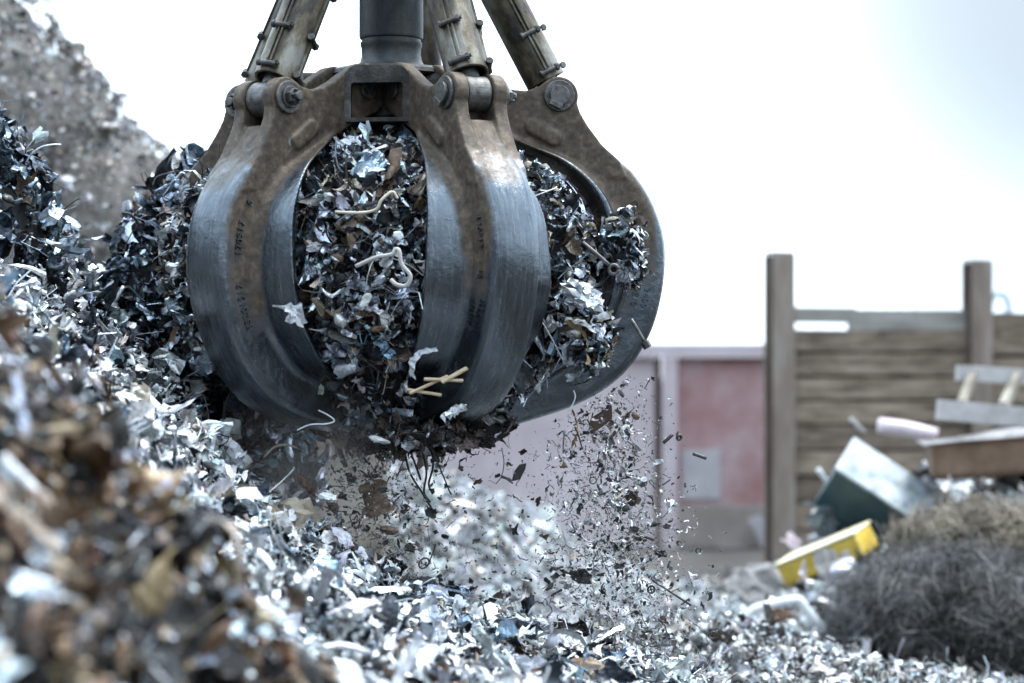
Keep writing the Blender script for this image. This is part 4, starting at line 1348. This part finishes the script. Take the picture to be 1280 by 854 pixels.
plate_obj('brown_sheet', 'dark brown jagged sheet falling close under the profile tine', 'plate', fl(751, 524), [(-.05, -.045), (-.028, -.056), (.012, -.03), (.05, .0), (.046, .055), (.034, .07), (.016, .04), (-.03, .012), (-.044, .0)], 0.004, M_BROWNPLATE, (8, 0, 15))
crumple('brass_strip', 'crumpled brass coloured strip hanging in the air below the profile tine', 'strip', fl(719, 535), 0.085, M_BRASS, 76, (20, 88, 10), 'strip', (1, 0.7, 0.5))
rod('thin_rod', 'long thin black rod falling at the outer edge of the debris', 'rod', fl(815, 725), fl(864, 757), 0.0045, M_DARKSTEEL)
rod('short_rod', 'short dark rod tumbling alone in front of the red panel', 'rod', fl(866, 567), fl(883, 573), 0.0075, M_DARKSTEEL)
rod('short_rod', 'short black rod next to a falling nut in front of the pale post', 'rod', fl(829, 554), fl(841, 543), 0.0075, M_DARKSTEEL)
rod('bent_rod', 'slim dark rod falling low between the wall and the far heap', 'rod', fl(795, 667), fl(818, 675), 0.0065, M_DARKSTEEL)
def ring_obj(name, label, cat, pos, r, t_, mat, rot, cog=False, group=None):
    pts = [(r * math.cos(2 * PI * k / 20), 0, r * math.sin(2 * PI * k / 20)) for k in range(21)]
    V, Fc = tube_vf(pts, t_, 8)
    bm_ = bmesh.new()
    vs = [bm_.verts.new(v) for v in V]
    for f in Fc:
        if len(f) == 4: bm_.faces.new([vs[i] for i in f])
    if cog:
        add_cyl(bm_, Vector((0, -t_, 0)), Vector((0, t_, 0)), r * 0.38, n=12)
        for k in range(10):
            a_ = 2 * PI * k / 10
            add_box(bm_, Vector((math.cos(a_) * r * 1.12, 0, math.sin(a_) * r * 1.12)), (r * .3, t_ * 2, r * .26), Euler((0, -a_, 0)))
        for k in range(4):
            a_ = PI / 2 * k + .3
            add_box(bm_, Vector((math.cos(a_) * r * .65, 0, math.sin(a_) * r * .65)), (r * .6, t_ * 1.6, r * .16), Euler((0, -a_, 0)))
    o = link(name, bm_mesh(name, bm_, True), mat)
    o.location = pos; o.rotation_euler = Euler(tuple(R(x) for x in rot))
    return tag(o, label, cat, group)
ring_obj('cog_wheel', 'tiny black toothed wheel falling above the low mound', 'cog wheel', fl(814, 737), 0.015, 0.0045, M_DARKSTEEL, (10, 0, 20), True)
ring_obj('metal_nut', 'round black nut falling in front of the pale post', 'nut', fl(849, 547), 0.010, 0.006, M_DARKSTEEL, (20, 0, 30))
ring_obj('metal_ring', 'oval dark ring falling low over the mound, outermost of the rings', 'ring', fl(891, 794), 0.018, 0.0032, M_DARKSTEEL, (35, 0, 10))
ring_obj('metal_ring', 'small dark ring in front of the wall just above the far heap', 'ring', fl(873, 688), 0.011, 0.003, M_DARKSTEEL, (15, 0, 20))
ring_obj('metal_ring', 'narrow oval link falling in front of the pale heap', 'ring', fl(539, 732), 0.024, 0.004, M_DARKSTEEL, (12, 15, 62))
ring_obj('metal_ring', 'stretched grey link turning just above the narrow oval link', 'ring', fl(530, 704), 0.024, 0.004, M_PINSTEEL, (30, 35, 52))
ring_obj('metal_ring', 'faint grey ring on the near edge of the fall above the wire loop', 'ring', fl(642, 716), 0.012, 0.0022, M_PINSTEEL, (30, 0, 40))
crumple('dark_clump', 'dark crumpled clump falling in the thick of the debris above the mound', 'sheet scrap', fl(720, 720), 0.062, M_DARKSTEEL, 81, (40, 10, 30), n=9, aspect=0.55, fold=0.6, curl=1.2)
crumple('dark_clump', 'dark folded clump just above the crest beside the pale wire loop', 'sheet scrap', fl(718, 786), 0.055, M_DARKSTEEL, 82, (50, -20, 10), n=9, aspect=0.7, fold=0.6, curl=1.2)
crumple('dark_clump', 'dark glossy clump falling in front of the pale heap', 'sheet scrap', fl(511, 683), 0.048, M_DARKSTEEL, 83, (20, 40, 30), 'lump', (1, .8, .9), wrinkle=.2)
crumple('dark_clump', 'dark clump with a jutting pin falling near the wall foot', 'sheet scrap', fl(826, 692), 0.038, M_DARKSTEEL, 84, (20, 10, 30), 'lump', (1, .6, .6), wrinkle=.25)
crumple('white_flake', 'crumpled white flake falling in front of the pale post', 'foil scrap', fl(824, 577), 0.024, M_FOIL, 85, (60, 60, 0), n=7, aspect=0.5)
crumple('white_flake', 'torn white flake at the outermost edge of the fall', 'foil scrap', fl(870, 728), 0.022, M_WHITE, 86, (60, 10, 0), n=7, aspect=0.5)
crumple('foil_cluster', 'long cluster of bright foil falling in the centre of the debris', 'foil scrap', fl(770, 630), 0.075, M_FOIL, 87, (10, 8, 0), 'lump', (1.2, .5, .35), wrinkle=.3, n=14)
crumple('foil_cluster', 'grey foil piece with a dangling disc falling near the post', 'foil scrap', fl(836, 633), 0.04, M_FOIL, 88, (40, 40, 20), n=8, aspect=.5)
wire('pale_wire', 'pale wire with a knot falling under the load beside the heap', 'wire', [at(371, 538, 9.3), at(388, 531, 9.3), at(408, 530, 9.3), at(418, 526, 9.3), at(410, 519, 9.3), at(398, 513, 9.3)], 0.0035, M_FOIL)
wire('pale_wire', 'yellowish twig like wire bridging the hollow under the tine', 'wire', [at(330, 572, 9.8), at(342, 560, 9.78), at(356, 556, 9.76), at(372, 560, 9.76)], 0.0045, M_PAPER)
wire('pale_wire', 'white wire falling diagonally in the middle of the debris', 'wire', [fl(711, 656), fl(724, 668), fl(735, 677), fl(748, 679), fl(757, 684)], 0.0032, M_FOIL)
wire('pale_wire', 'white curved wire caught under the rim of the profile tine', 'wire', [fl(717, 488), fl(719, 496), fl(716, 505), fl(711, 513)], 0.003, M_WHITE)

# ------------------------------------------------------------------ falling pieces, the many
g = np.random.default_rng(99)
def fall_xy(N):
    """Bearing pixels of falling bits: a dense column under the open side and a looser one under the middle."""
    o = []
    while len(o) < N:
        r = g.random()
        if r < 0.60:
            v = 470 + 370 * g.random() ** 0.85
            c = 745 + (v - 470) * 0.12
            u = c + g.normal() * (30 + (v - 470) * 0.075)
            if u < 690 - (v - 540) * 0.1 and v < 540: continue
        elif r < 0.84:
            v = 560 + 190 * g.random()
            u = 455 + (v - 560) * 0.15 + g.normal() * (32 + (v - 560) * 0.10)
        else:
            v = 560 + 250 * g.random()
            u = 480 + 330 * g.random()
        lim = np.interp(u, [300, 330, 420, 520, 640, 760, 900], [600, 630, 685, 735, 785, 825, 850])
        if v > lim or u > 915 or u < 395 or v < 470: continue
        if v < np.interp(u, [430, 520, 640, 700, 760, 800, 830], [545, 570, 545, 520, 492, 455, 420]): continue
        o.append((u, v))
    return o

def proto(name, V, Fq, col, met):
    acc_ = Acc()
    acc_.add(V, Fq, col, met)
    o = acc_.build(name, [M_SCRAP])
    me_ = o.data
    bpy.data.objects.remove(o)
    return me_
def flakes(k, col, met, asp):
    return [proto('flake', *shard(g, 5, asp), np.clip(np.array(col) * g.uniform(.7, 1.3), 0, .9), met) for _ in range(k)]
def tubes(k, col, met, rad, wob, n_=9):
    o = []
    for _ in range(k):
        a_ = g.normal(size=(2, 3)) * wob
        t_ = np.linspace(-1, 1, n_)[:, None]
        c = np.concatenate([t_, 0 * t_, 0 * t_], 1) + a_[0] * t_ ** 2 + a_[1] * np.sin(t_ * 1.8)
        V, Fc = tube_vf(c, rad, 5)
        o.append(proto('curl', np.array([tuple(v) for v in V]), np.array([f for f in Fc if len(f) == 4]), col, met))
    return o
def lumps(k, col, met):
    return [proto('grain', *lump(g, 6), np.clip(np.array(col) * g.uniform(.7, 1.3), 0, .9), met) for _ in range(k)]
def rings(k):
    o = []
    for _ in range(k):
        pts = [(math.cos(2 * PI * j / 12), math.sin(2 * PI * j / 12) * g.uniform(.9, 1), 0) for j in range(13)]
        V, Fc = tube_vf(pts, 0.2, 5)
        o.append(proto('ring', np.array([tuple(v) for v in V]), np.array([f for f in Fc if len(f) == 4]), (.07, .07, .07), .5))
    return o
KINDS = [('dark_flake', 'small dark metal flake falling through the air below the grapple', 'flake', 'dark flakes falling from the grapple', flakes(6, (.045, .045, .048), .3, .6), 0.26, .0135),
         ('foil_flake', 'small bright foil flake falling through the air below the grapple', 'flake', 'bright foil flakes falling from the grapple', flakes(6, (.72, .76, .80), .6, .7), 0.22, .0155),
         ('brown_flake', 'small rusty brown flake falling through the air below the grapple', 'flake', 'brown flakes falling from the grapple', flakes(4, (.13, .09, .06), .1, .7), 0.10, .017),
         ('wire_curl', 'thin dark curl of wire falling through the air below the grapple', 'wire', 'wire curls falling from the grapple', tubes(8, (.05, .05, .052), .4, .075, .32), 0.17, .020),
         ('dark_grain', 'small dark rounded lump falling through the air below the grapple', 'lump', 'dark lumps falling from the grapple', lumps(5, (.03, .03, .032), .2), 0.16, .011),
         ('bar_bit', 'short straight dark bit of bar falling through the air below the grapple', 'bar', 'short bar bits falling from the grapple', tubes(4, (.05, .052, .055), .6, .17, .04, 4), 0.07, .017),
         ('tiny_ring', 'tiny dark ring falling through the air below the grapple', 'ring', 'tiny rings falling from the grapple', rings(3), 0.03, .008)]
wk = np.array([k[5] for k in KINDS]); wk /= wk.sum()
for (u, v) in fall_xy(290):
    k = KINDS[g.choice(len(KINDS), p=wk)]
    o = link(k[0], k[4][g.integers(0, len(k[4]))])
    o.location = at(u, v, 9.65 + g.normal() * 0.16)
    o.rotation_euler = tuple(g.uniform(0, 6.28, 3))
    s_ = 1.15 * k[6] * math.exp(g.normal() * 0.42)
    o.scale = (s_, s_, s_)
    tag(o, k[1], k[2], k[3])
# the dust of bits too many to count
acc = Acc()
xy = np.array(fall_xy(8000))
N = len(xy)
Ys = 9.65 + g.normal(size=N) * 0.2
P = np.stack([(xy[:, 0] - 640) / F * Ys, Ys, EYE + (HZ - xy[:, 1]) / F * Ys], 1)
FALLPAL = [(0.55, (.045, .045, .048), .3, .02), (0.2, (.70, .74, .78), .5, .1), (0.15, (.12, .085, .06), .1, .04), (0.10, (.30, .28, .25), .2, .08)]
size = 0.0056 * np.exp(g.normal(size=N) * 0.5)
col, met = palette(g, FALLPAL, N)
rot = rot_rand(g, N)
CURLS = [wirep(g, 7, 0.11) for _ in range(8)]
ty = g.random(N)
ki = g.integers(0, 8, N)
for i in range(8):
    s_ = (ki == i) & (ty < 0.35)
    acc.many(CURLS[i], P[s_], rot[s_], size[s_] * 1.6, col[s_], met[s_])
    s_ = (ki == i) & (ty >= 0.35) & (ty < 0.75)
    acc.many(LIBLOW[i], P[s_], rot[s_], size[s_], col[s_], met[s_])
    s_ = (ki == i) & (ty >= 0.75)
    acc.many(LIB[NSH + NST + i], P[s_], rot[s_], size[s_] * .8, col[s_], met[s_])
tag(acc.build('falling_grit', [M_SCRAP], origin=tuple(at(740, 650, 9.65))), 'fine grit and filings raining from the grapple among the larger falling pieces', 'grit', kind='stuff')

# ------------------------------------------------------------------ yard walls
def box_obj(name, c, size, mat, parent=None, rot=None, bevel=0.01):
    bm_ = bmesh.new()
    add_box(bm_, Vector((0, 0, 0)), size, None, bevel)
    o = link(name, bm_mesh(name, bm_), mat, parent)
    o.location = c
    if rot is not None: o.rotation_euler = Euler(tuple(R(a_) for a_ in rot))
    return o

# timber wall between steel posts
YW = 24.0
tw = empty('timber_wall', (at(1096, 700, YW).x, YW, 0))
tag(tw, 'weathered wall of horizontal timber sleepers slotted between tall rusty posts', 'wall')
def w_post(u0, u1, vtop):
    x0, x1 = at(u0, 0, YW).x, at(u1, 0, YW).x
    zt = at(0, vtop, YW).z
    bm_ = bmesh.new()
    c = Vector(((x0 + x1) / 2 - tw.location.x, -0.06, zt / 2))
    wd = x1 - x0
    # an H section: broad front flange, web, rear flange, welded cap
    add_box(bm_, c + Vector((0, -0.10, 0)), (wd, 0.03, zt), None, 0.006)
    add_box(bm_, c + Vector((0, 0.10, 0)), (wd * 0.98, 0.03, zt - 0.01), None, 0.006)
    add_box(bm_, c + Vector((-wd * 0.1, 0, 0)), (0.03, 0.168, zt - 0.02), None)
    add_box(bm_, c + Vector((0, -0.0, zt / 2 + 0.012)), (wd * 0.94, 0.21, 0.02), None, 0.004)
    bmesh.ops.rotate(bm_, verts=bm_.verts, cent=c, matrix=Matrix.Rotation(R(24), 3, 'Z'))
    bmesh.ops.scale(bm_, verts=bm_.verts, vec=(0.9, 0.9, 1), space=Matrix.Translation(-c))
    link('post', bm_mesh('post', bm_), M_POST, tw)
w_post(956, 991, 318)
w_post(1203, 1237, 328)
def planks(u0, u1, rows, mat, name, seed):
    rd = random.Random(seed)
    bm_ = bmesh.new()
    for (va, vb) in rows:
        za, zb = at(0, va, YW).z, at(0, vb, YW).z
        if za < 0: continue
        zb = max(zb, 0.0)
        x0, x1 = at(u0, 0, YW).x, at(u1, 0, YW).x
        nseg = 18
        dep = rd.uniform(-0.02, 0.02)
        c = Vector(((x0 + x1) / 2 - tw.location.x, 0.02 + dep, (za + zb) / 2))
        n0 = len(bm_.verts)
        r = bmesh.ops.create_cube(bm_, size=1, matrix=Matrix.Translation(c) @ Euler((0, R(rd.uniform(-.15, .15)), 0)).to_matrix().to_4x4() @ Matrix.Diagonal((x1 - x0, 0.12, za - zb - 0.02, 1)))
        es = list({e for v in r['verts'] for e in v.link_edges})
        r2 = bmesh.ops.subdivide_edges(bm_, edges=[e for e in es if abs((e.verts[0].co - e.verts[1].co).x) > 0.5], cuts=nseg)
        for v in list(bm_.verts)[n0:]:
            v.co.z += rd.uniform(-0.005, 0.005); v.co.y += rd.uniform(-0.006, 0.006)
    o = link(name, bm_mesh(name, bm_), mat, tw)
    return o
rows = [(414, 440), (441, 470), (471, 500), (501, 530), (531, 562), (563, 595), (596, 628), (629, 662), (663, 700)]
rows[0] = (411, 440)
planks(988, 1206, rows, M_TIMBER, 'plank_panel', 1)
bm = bmesh.new()
add_box(bm, Vector((0.9, 0.14, (at(0, 414, YW).z) / 2)), (at(1420, 0, YW).x - at(988, 0, YW).x, 0.03, at(0, 414, YW).z), None, 0)
link('dark_backing', bm_mesh('dark_backing', bm), M_BROWNPLATE, tw)  # added dark sheet, keeps the sky out of the plank gaps and darkens them
planks(1234, 1420, [(390, 418), (416, 444)] + [(a_ + 5, b_ + 5) for a_, b_ in rows[1:]], M_TIMBER, 'plank_panel', 2)
planks(1060, 1206, [(386, 416)], M_TIMBERPALE, 'top_plank', 3)
bm = bmesh.new()
add_box(bm, Vector((at(1030, 0, YW).x - tw.location.x, 0.01, at(0, 394, YW).z)), (at(1068, 0, YW).x - at(988, 0, YW).x, 0.11, 0.165), Euler((0, R(.6), 0)), 0.01)
link('top_plank', bm_mesh('top_plank', bm), M_TIMBERPALE, tw)

# long steel wall behind
YS = 27.0
sw = empty('steel_wall', (at(760, 700, YS).x, YS, 0))
tag(sw, 'long low steel wall with a pale rail, a pale lavender panel and a faded red panel', 'wall')
def s_box(name, u0, u1, va, vb, mat, dy, dep, bevel=0.01):
    x0, x1 = at(u0, 0, YS).x, at(u1, 0, YS).x
    za, zb = at(0, va, YS).z, max(at(0, vb, YS).z, 0.0)
    o = box_obj(name, ((x0 + x1) / 2 - sw.location.x, dy, (za + zb) / 2), (x1 - x0, dep, za - zb), mat, sw, None, bevel)
    return o
s_box('top_rail', 180, 1010, 430, 446, M_PINKSTEEL, -0.06, 0.16)
s_box('panel', 180, 632, 446.3, 690, M_PINKSTEEL, 0.05, 0.08)
s_box('panel', 634, 818, 446.3, 690, M_PINKSTEEL, 0.03, 0.08)
s_box('post', 828, 846, 446.4, 700, M_PINKSTEEL, -0.06, 0.14)
s_box('recess', 818.3, 827.7, 446.3, 690, M_BROWNPLATE, 0.10, 0.05)
s_box('red_panel', 846.4, 1010, 446.3, 632, M_REDSTEEL, 0.05, 0.08)
s_box('lower_panel', 846.4, 1010, 632.6, 690, M_BEIGESTEEL, 0.03, 0.09)
s_box('label_patch', 852, 900, 562, 624, M_LABEL, -0.005, 0.02, 0)
s_box('label_patch', 896, 934, 684, 693, M_LABEL, -0.03, 0.02, 0)
s_box('kerb', 180, 1010, 690.5, 740, M_BROWNPLATE, 0.0, 0.2)
bmx = box_obj('brace', (at(955, 0, YS).x - sw.location.x, -0.12, 0.12), (0.16, 0.05, 0.55), M_LABEL, sw, (0, -28, 0))

# stained concrete block behind the tine by the heap
c = at(404, 600, 15.5)
o = box_obj('concrete_block', (c.x, 15.9, 0.95), (0.78, 0.75, 1.9), M_CONCRETE, None, (0, 0, 4), 0.03)
tag(o, 'tall stained beige concrete block behind the crest of the heap', 'concrete block')

# pale pipe beyond the timber wall
wire('vent_pipe', 'pale blue pipe bend sticking up behind the timber wall', 'pipe', [at(1236, 392, 32), at(1240, 372, 32), at(1250, 366, 32), at(1259, 374, 32), at(1262, 396, 32)], 0.055, M_PALEBLUE)

# ------------------------------------------------------------------ junk pile on the right
YJ = 17.0
ctrl3 = A3((1000, 770, 16), (1060, 740, 16), (1120, 720, 16), (1200, 690, 16.3), (1290, 640, 16.5), (1380, 620, 16.5), (1480, 640, 16.5),
           (1030, 700, 17.6), (1100, 660, 17.8), (1180, 610, 18), (1290, 590, 18), (1400, 590, 18), (940, 770, 17), (960, 790, 15.6), (900, 780, 18)) + \
        [(1.6, 14.8, 0.05), (2.4, 14.6, 0.1), (3.2, 14.6, 0.15), (4.3, 14.8, 0.1), (1.2, 20, 0.0), (2.4, 20.5, 0.2), (4, 21, 0.2), (5.5, 20, 0.1), (5.8, 17, 0.3), (5.6, 15, 0.1)]
f_junk = Field(ctrl3)
acc = field_heap('rubble_pile', f_junk, 1.3, 5.6, 14.8, 20.4, 0.09, lambda x, y: x < 0.27 * y + 0.4, 240, GREYISH, 0.06, dict(tilt=0.5, mixw=(0.86, 0.07, 0.07, 0.0)), 61, rough=0.8)
tag(acc.build('rubble_pile', [M_SCRAP, M_HEAPBASE]), 'grey rubble pile under the discarded boxes in front of the timber wall', 'rubble pile', kind='stuff')

def px(d, Y):
    return d / F * Y

# tilted dark teal cabinet with a pale top
cb = empty('cabinet', at(1110, 605, 17), (R(6), R(35), R(22)))
tag(cb, 'dark teal metal cabinet with a pale lid, tipped over on the rubble', 'cabinet')
Wc, Dc, Hc = px(128, 17), 0.46, px(62, 17)
bm = bmesh.new(); add_box(bm, Vector((0, 0, -Hc / 2)), (Wc, Dc, Hc), None, 0.015); link('body', bm_mesh('body', bm), M_TEAL, cb)
bm = bmesh.new(); add_box(bm, Vector((0, 0, 0.016)), (Wc + 0.03, Dc + 0.03, 0.026), None, 0.008); link('lid', bm_mesh('lid', bm), M_PALEENAMEL, cb)
cb.rotation_euler = Euler((R(32), R(33), R(-8)))

# yellow tray
yl = empty('yellow_tray', at(1035, 695, 16.6), (R(9), R(-23), R(-28)))
tag(yl, 'pale topped yellow plastic tray lying upside down beside the cabinet', 'tray')
bm = bmesh.new(); add_box(bm, Vector((0, 0, 0)), (0.64, 0.40, 0.17), None, 0.02); link('shell', bm_mesh('shell', bm), M_YELLOW, yl)
bm = bmesh.new(); add_box(bm, Vector((0, 0, 0.095)), (0.66, 0.42, 0.02), None, 0.008); link('rim', bm_mesh('rim', bm), M_PALEYELLOW, yl)

# brown box with a pale cover
bb = empty('padded_box', at(1222, 570, 17.2), (0, R(-4), R(-6)))
tag(bb, 'long brown box with a grey white padded cover on top of the rubble', 'box')
bm = bmesh.new(); add_box(bm, Vector((0.12, 0, -0.02)), (0.95, 0.6, 0.26), None, 0.05, 3); link('body', bm_mesh('body', bm), M_BROWNBOX, bb)
V = []; nx_, ny_ = 14, 8
for i in range(nx_):
    for j in range(ny_):
        x = -0.42 + 1.08 * i / (nx_ - 1); y = -0.36 + 0.72 * j / (ny_ - 1)
        V.append((x, y, 0.135 + 0.05 * i / nx_ + 0.03 * math.sin(x * 7) * math.cos(y * 5) - (0.02 if j in (0, ny_ - 1) else 0)))
bm = bmesh.new(); vs = [bm.verts.new(v) for v in V]
for f in grid_faces(nx_, ny_): bm.faces.new([vs[i] for i in f])
bmesh.ops.solidify(bm, geom=bm.faces[:], thickness=0.035)
link('cover', bm_mesh('cover', bm), M_PALESHEET, bb)

# white window frame leaning at the top
wf = empty('window_frame', at(1240, 495, 17.6))
tag(wf, 'empty white window frame with slanting bars lying on top of the padded box', 'window frame')
o0 = at(1240, 495, 17.6)
def wbar(name, a_, b_, w_, d_, ya=17.6, yb=17.6):
    bm_ = bmesh.new()
    board(bm_, at(*a_, ya) - o0, at(*b_, yb) - o0, d_, w_)
    link(name, bm_mesh(name, bm_), M_CONCRETE if name == 'bar' else M_GREYCLOTH, wf)
wbar('rail', (1172, 512), (1330, 526), 0.15, 0.14, 17.35, 17.35)
wbar('rail', (1196, 466), (1330, 474), 0.12, 0.12, 17.9, 17.9)
wbar('bar', (1202, 506), (1216, 470), 0.085, 0.06, 17.4, 17.86)
wbar('bar', (1254, 509), (1272, 471), 0.085, 0.06, 17.4, 17.86)
wbar('bar', (1312, 516), (1324, 475), 0.085, 0.06, 17.4, 17.86)

o = tube_obj('rolled_sheet', [at(1098, 532, 18.2), at(1130, 536, 18.2), at(1170, 545, 18.2)], 0.062, M_PINKSHEET, n=12, sub=3)
tag(o, 'pinkish white roll of sheeting lying behind the cabinet', 'roll')
rod('pale_stick', 'short pale stick poking up behind the cabinet lid', 'stick', at(1063, 523, 18), at(1081, 542, 18), 0.026, M_PALESHEET, flat=.5)
rod('white_bar', 'short white bar leaning against the side of the cabinet', 'bar', at(1022, 586, 17.2), at(1042, 613, 17.2), 0.03, M_WHITE, flat=.5)
crumple('plastic_sheet', 'pale blue and white plastic sheet crumpled below the cabinet', 'plastic sheet', at(1035, 650, 17.0), 0.20, M_PALEENAMEL, 91, (60, 20, 10), n=9, aspect=.7, fold=.4, curl=.6)
crumple('plastic_sheet', 'pinkish white sheet sticking out beside the yellow tray', 'plastic sheet', at(996, 682, 17.0), 0.15, M_PINKSHEET, 92, (14, 12, 20), n=8, aspect=.5, fold=.25, curl=.4)
crumple('plastic_sheet', 'light grey flat sheet under the low end of the yellow tray', 'plastic sheet', at(1086, 712, 16.4), 0.17, M_PALESHEET, 93, (58, -8, 10), n=8, aspect=.45, fold=.25, curl=.4)
crumple('cardboard', 'large beige cardboard sheet slumped in front of the yellow tray', 'cardboard', at(1062, 742, 15.9), 0.30, M_GREYCLOTH, 94, (50, 8, 10), n=10, aspect=.6, fold=.25, curl=.4)
crumple('grey_sheet', 'crumpled grey sheeting behind the bent white frame', 'plastic sheet', at(955, 742, 16.2), 0.28, M_GREYCLOTH, 95, (55, 5, 0), n=10, aspect=.7, fold=.3, curl=.5)
crumple('pale_scrap', 'small white scrap beside the dark bag under the padded box', 'plastic scrap', at(1196, 612, 16.6), 0.10, M_WHITE, 96, (40, 40, 0), n=7, aspect=.8, fold=.4)
crumple('black_bag', 'round black bag squeezed under the padded box', 'bag', at(1232, 608, 16.7), 0.19, M_RUBBER, 97, (0, 0, 0), 'lump', (1.1, .7, .6), n=14)
wire('bent_tube', 'bent white tube standing in an arch at the edge of the rubble', 'tube', [at(922, 795, 15.2), at(938, 766, 15.2), at(960, 757, 15.2), at(990, 751, 15.2), at(1000, 752, 15.2), at(1012, 768, 15.2), at(1033, 790, 15.2)], 0.032, M_WHITE)

for k, (nm, lb, ct, u, v, Y, sz, mt, rot, asp) in enumerate((
        ('board', 'brown board wedged under the low corner of the cabinet', 'board', 1128, 668, 16.5, 0.20, M_BROWNBOX, (40, 18, 15), .45),
        ('board', 'dark board sticking out between cabinet and padded box', 'board', 1160, 588, 17.4, 0.17, M_BROWNPLATE, (30, -25, 10), .4),
        ('board', 'narrow grey board lying across the rubble below the grey sheet on the tray', 'board', 1108, 724, 16.0, 0.2, M_PALESHEET, (60, 12, 5), .2),
        ('rag', 'dark rag hanging from the rubble behind the tray and below the cabinet', 'rag', 1060, 660, 17.2, 0.18, M_RUBBER, (50, 20, 15), .7),
        ('board', 'small brown board flat on the rubble beside the white arch tube', 'board', 975, 775, 15.6, 0.13, M_BROWNBOX, (60, 0, 20), .5),
        ('plastic_sheet', 'torn whitish sheet showing between the cabinet and the brown tangle', 'plastic sheet', 1150, 690, 16.2, 0.13, M_PALESHEET, (50, 30, 0), .6),
        ('plastic_sheet', 'pale sheet scrap caught on the top of the brown tangle', 'plastic sheet', 1268, 640, 16.0, 0.12, M_PALESHEET, (40, -20, 0), .7))):
    crumple(nm, lb, ct, at(u, v, Y), sz, mt, 140 + k, rot, n=8, aspect=asp, fold=.2, curl=.3)

# tangles of wire
def tangle(name, label, c, r, N, mat, seed, rad, core_mat):
    g_ = np.random.default_rng(seed)
    c = np.array(c); r = np.array(r)
    V, Fc = [], []
    th = np.linspace(0.02, PI - 0.02, 18); ph = np.linspace(0, 2 * PI, 28)
    root_ = empty(name, tuple(c))
    tag(root_, label, 'wire tangle')
    T, Pp = np.meshgrid(th, ph, indexing='ij')
    D = np.stack([np.sin(T) * np.cos(Pp), np.sin(T) * np.sin(Pp), np.cos(T)], -1).reshape(-1, 3)
    acc_ = Acc()
    acc_.add(D * r * (0.86 + 0.10 * fnoise(c + D * r, seed, 3))[:, None], grid_faces(18, 28), (.03,) * 3, 0, 0, True)
    co_ = acc_.build('core', [core_mat], parent=root_)
    acc_ = Acc()
    for _ in range(N):
        d = g_.normal(size=3); d /= np.linalg.norm(d)
        if d[1] > 0.5: d[1] *= -1
        p = d * r * g_.uniform(.8, 1.06)
        a_ = g_.normal(size=3); a_ -= d * (a_ @ d) * 0.6
        a_ /= np.linalg.norm(a_)
        b_ = np.cross(d, a_)
        t_ = np.linspace(-1, 1, 7)[:, None]
        ln = g_.uniform(.12, .34)
        pts = p + a_ * t_ * ln + b_ * np.sin(t_ * g_.uniform(1, 3.5) + g_.uniform(0, 6)) * ln * .35 + d * (0.05 * np.sin(t_ * 4) - 0.10 * t_ ** 2)
        v_, f_ = tube_vf(pts, rad * g_.uniform(.6, 1.3), 3)
        acc_.add(np.array([tuple(q) for q in v_]), np.array([f for f in f_ if len(f) == 4]))
    acc_.build('strand_mesh', [mat], parent=root_)
tangle('wire_tangle', 'bushy tangle of tan brown wire heaped below the padded box', at(1225, 690, 15.9), (0.60, 0.5, 0.30), 2600, M_WIREBROWN, 101, 0.0035, M_BROWNPLATE)
tangle('wire_tangle', 'large blackish tangle of fine wire in front of the brown one', at(1195, 775, 15.2), (0.82, 0.6, 0.44), 8000, M_WIREDARK, 103, 0.0021, M_RUBBER)

# ------------------------------------------------------------------ dust
def dust(name, label, c, r, dens, col):
    m_, n_, l_, b_ = new_mat(name)
    n_.remove(b_)
    pv = n_.new('ShaderNodeVolumePrincipled')
    pv.inputs['Color'].default_value = (*col, 1)
    pv.inputs['Anisotropy'].default_value = 0.2
    c_ = n_.new('ShaderNodeTexCoord')
    ln = n_.new('ShaderNodeVectorMath'); ln.operation = 'LENGTH'
    l_.new(c_.outputs['Object'], ln.inputs[0])
    mr_ = n_.new('ShaderNodeMapRange'); mr_.interpolation_type = 'SMOOTHSTEP'
    mr_.inputs['From Min'].default_value = 1.0; mr_.inputs['From Max'].default_value = 0.0
    l_.new(ln.outputs['Value'], mr_.inputs['Value'])
    nz = n_.new('ShaderNodeTexNoise'); nz.inputs['Scale'].default_value = 2.4; nz.inputs['Detail'].default_value = 3
    l_.new(c_.outputs['Object'], nz.inputs['Vector'])
    r_ = ramp(n_, l_, nz.outputs['Fac'], [(0.35, (0.1,) * 3), (0.68, (1,) * 3)])
    mu = n_.new('ShaderNodeMath'); mu.operation = 'MULTIPLY'
    l_.new(mr_.outputs[0], mu.inputs[0]); l_.new(r_.outputs[0], mu.inputs[1])
    m2 = n_.new('ShaderNodeMath'); m2.operation = 'MULTIPLY'; m2.inputs[1].default_value = dens
    l_.new(mu.outputs[0], m2.inputs[0])
    l_.new(m2.outputs[0], pv.inputs['Density'])
    l_.new(pv.outputs[0], n_['Material Output'].inputs['Volume'])
    bm_ = bmesh.new()
    bmesh.ops.create_icosphere(bm_, subdivisions=3, radius=1)
    o_ = link(name, bm_mesh(name, bm_, True), m_)
    o_.location = c
    o_.scale = r
    tag(o_, label, 'dust', kind='stuff')
dust('dust_cloud', 'brownish grey dust hanging under the tines beside the heap', at(410, 575, 9.75), (0.55, 0.8, 0.50), 1.15, (0.80, 0.74, 0.69))
dust('dust_veil', 'pale dust veil around the falling scrap', at(740, 680, 10.1), (0.62, 0.6, 0.75), 0.4, (0.9, 0.88, 0.87))
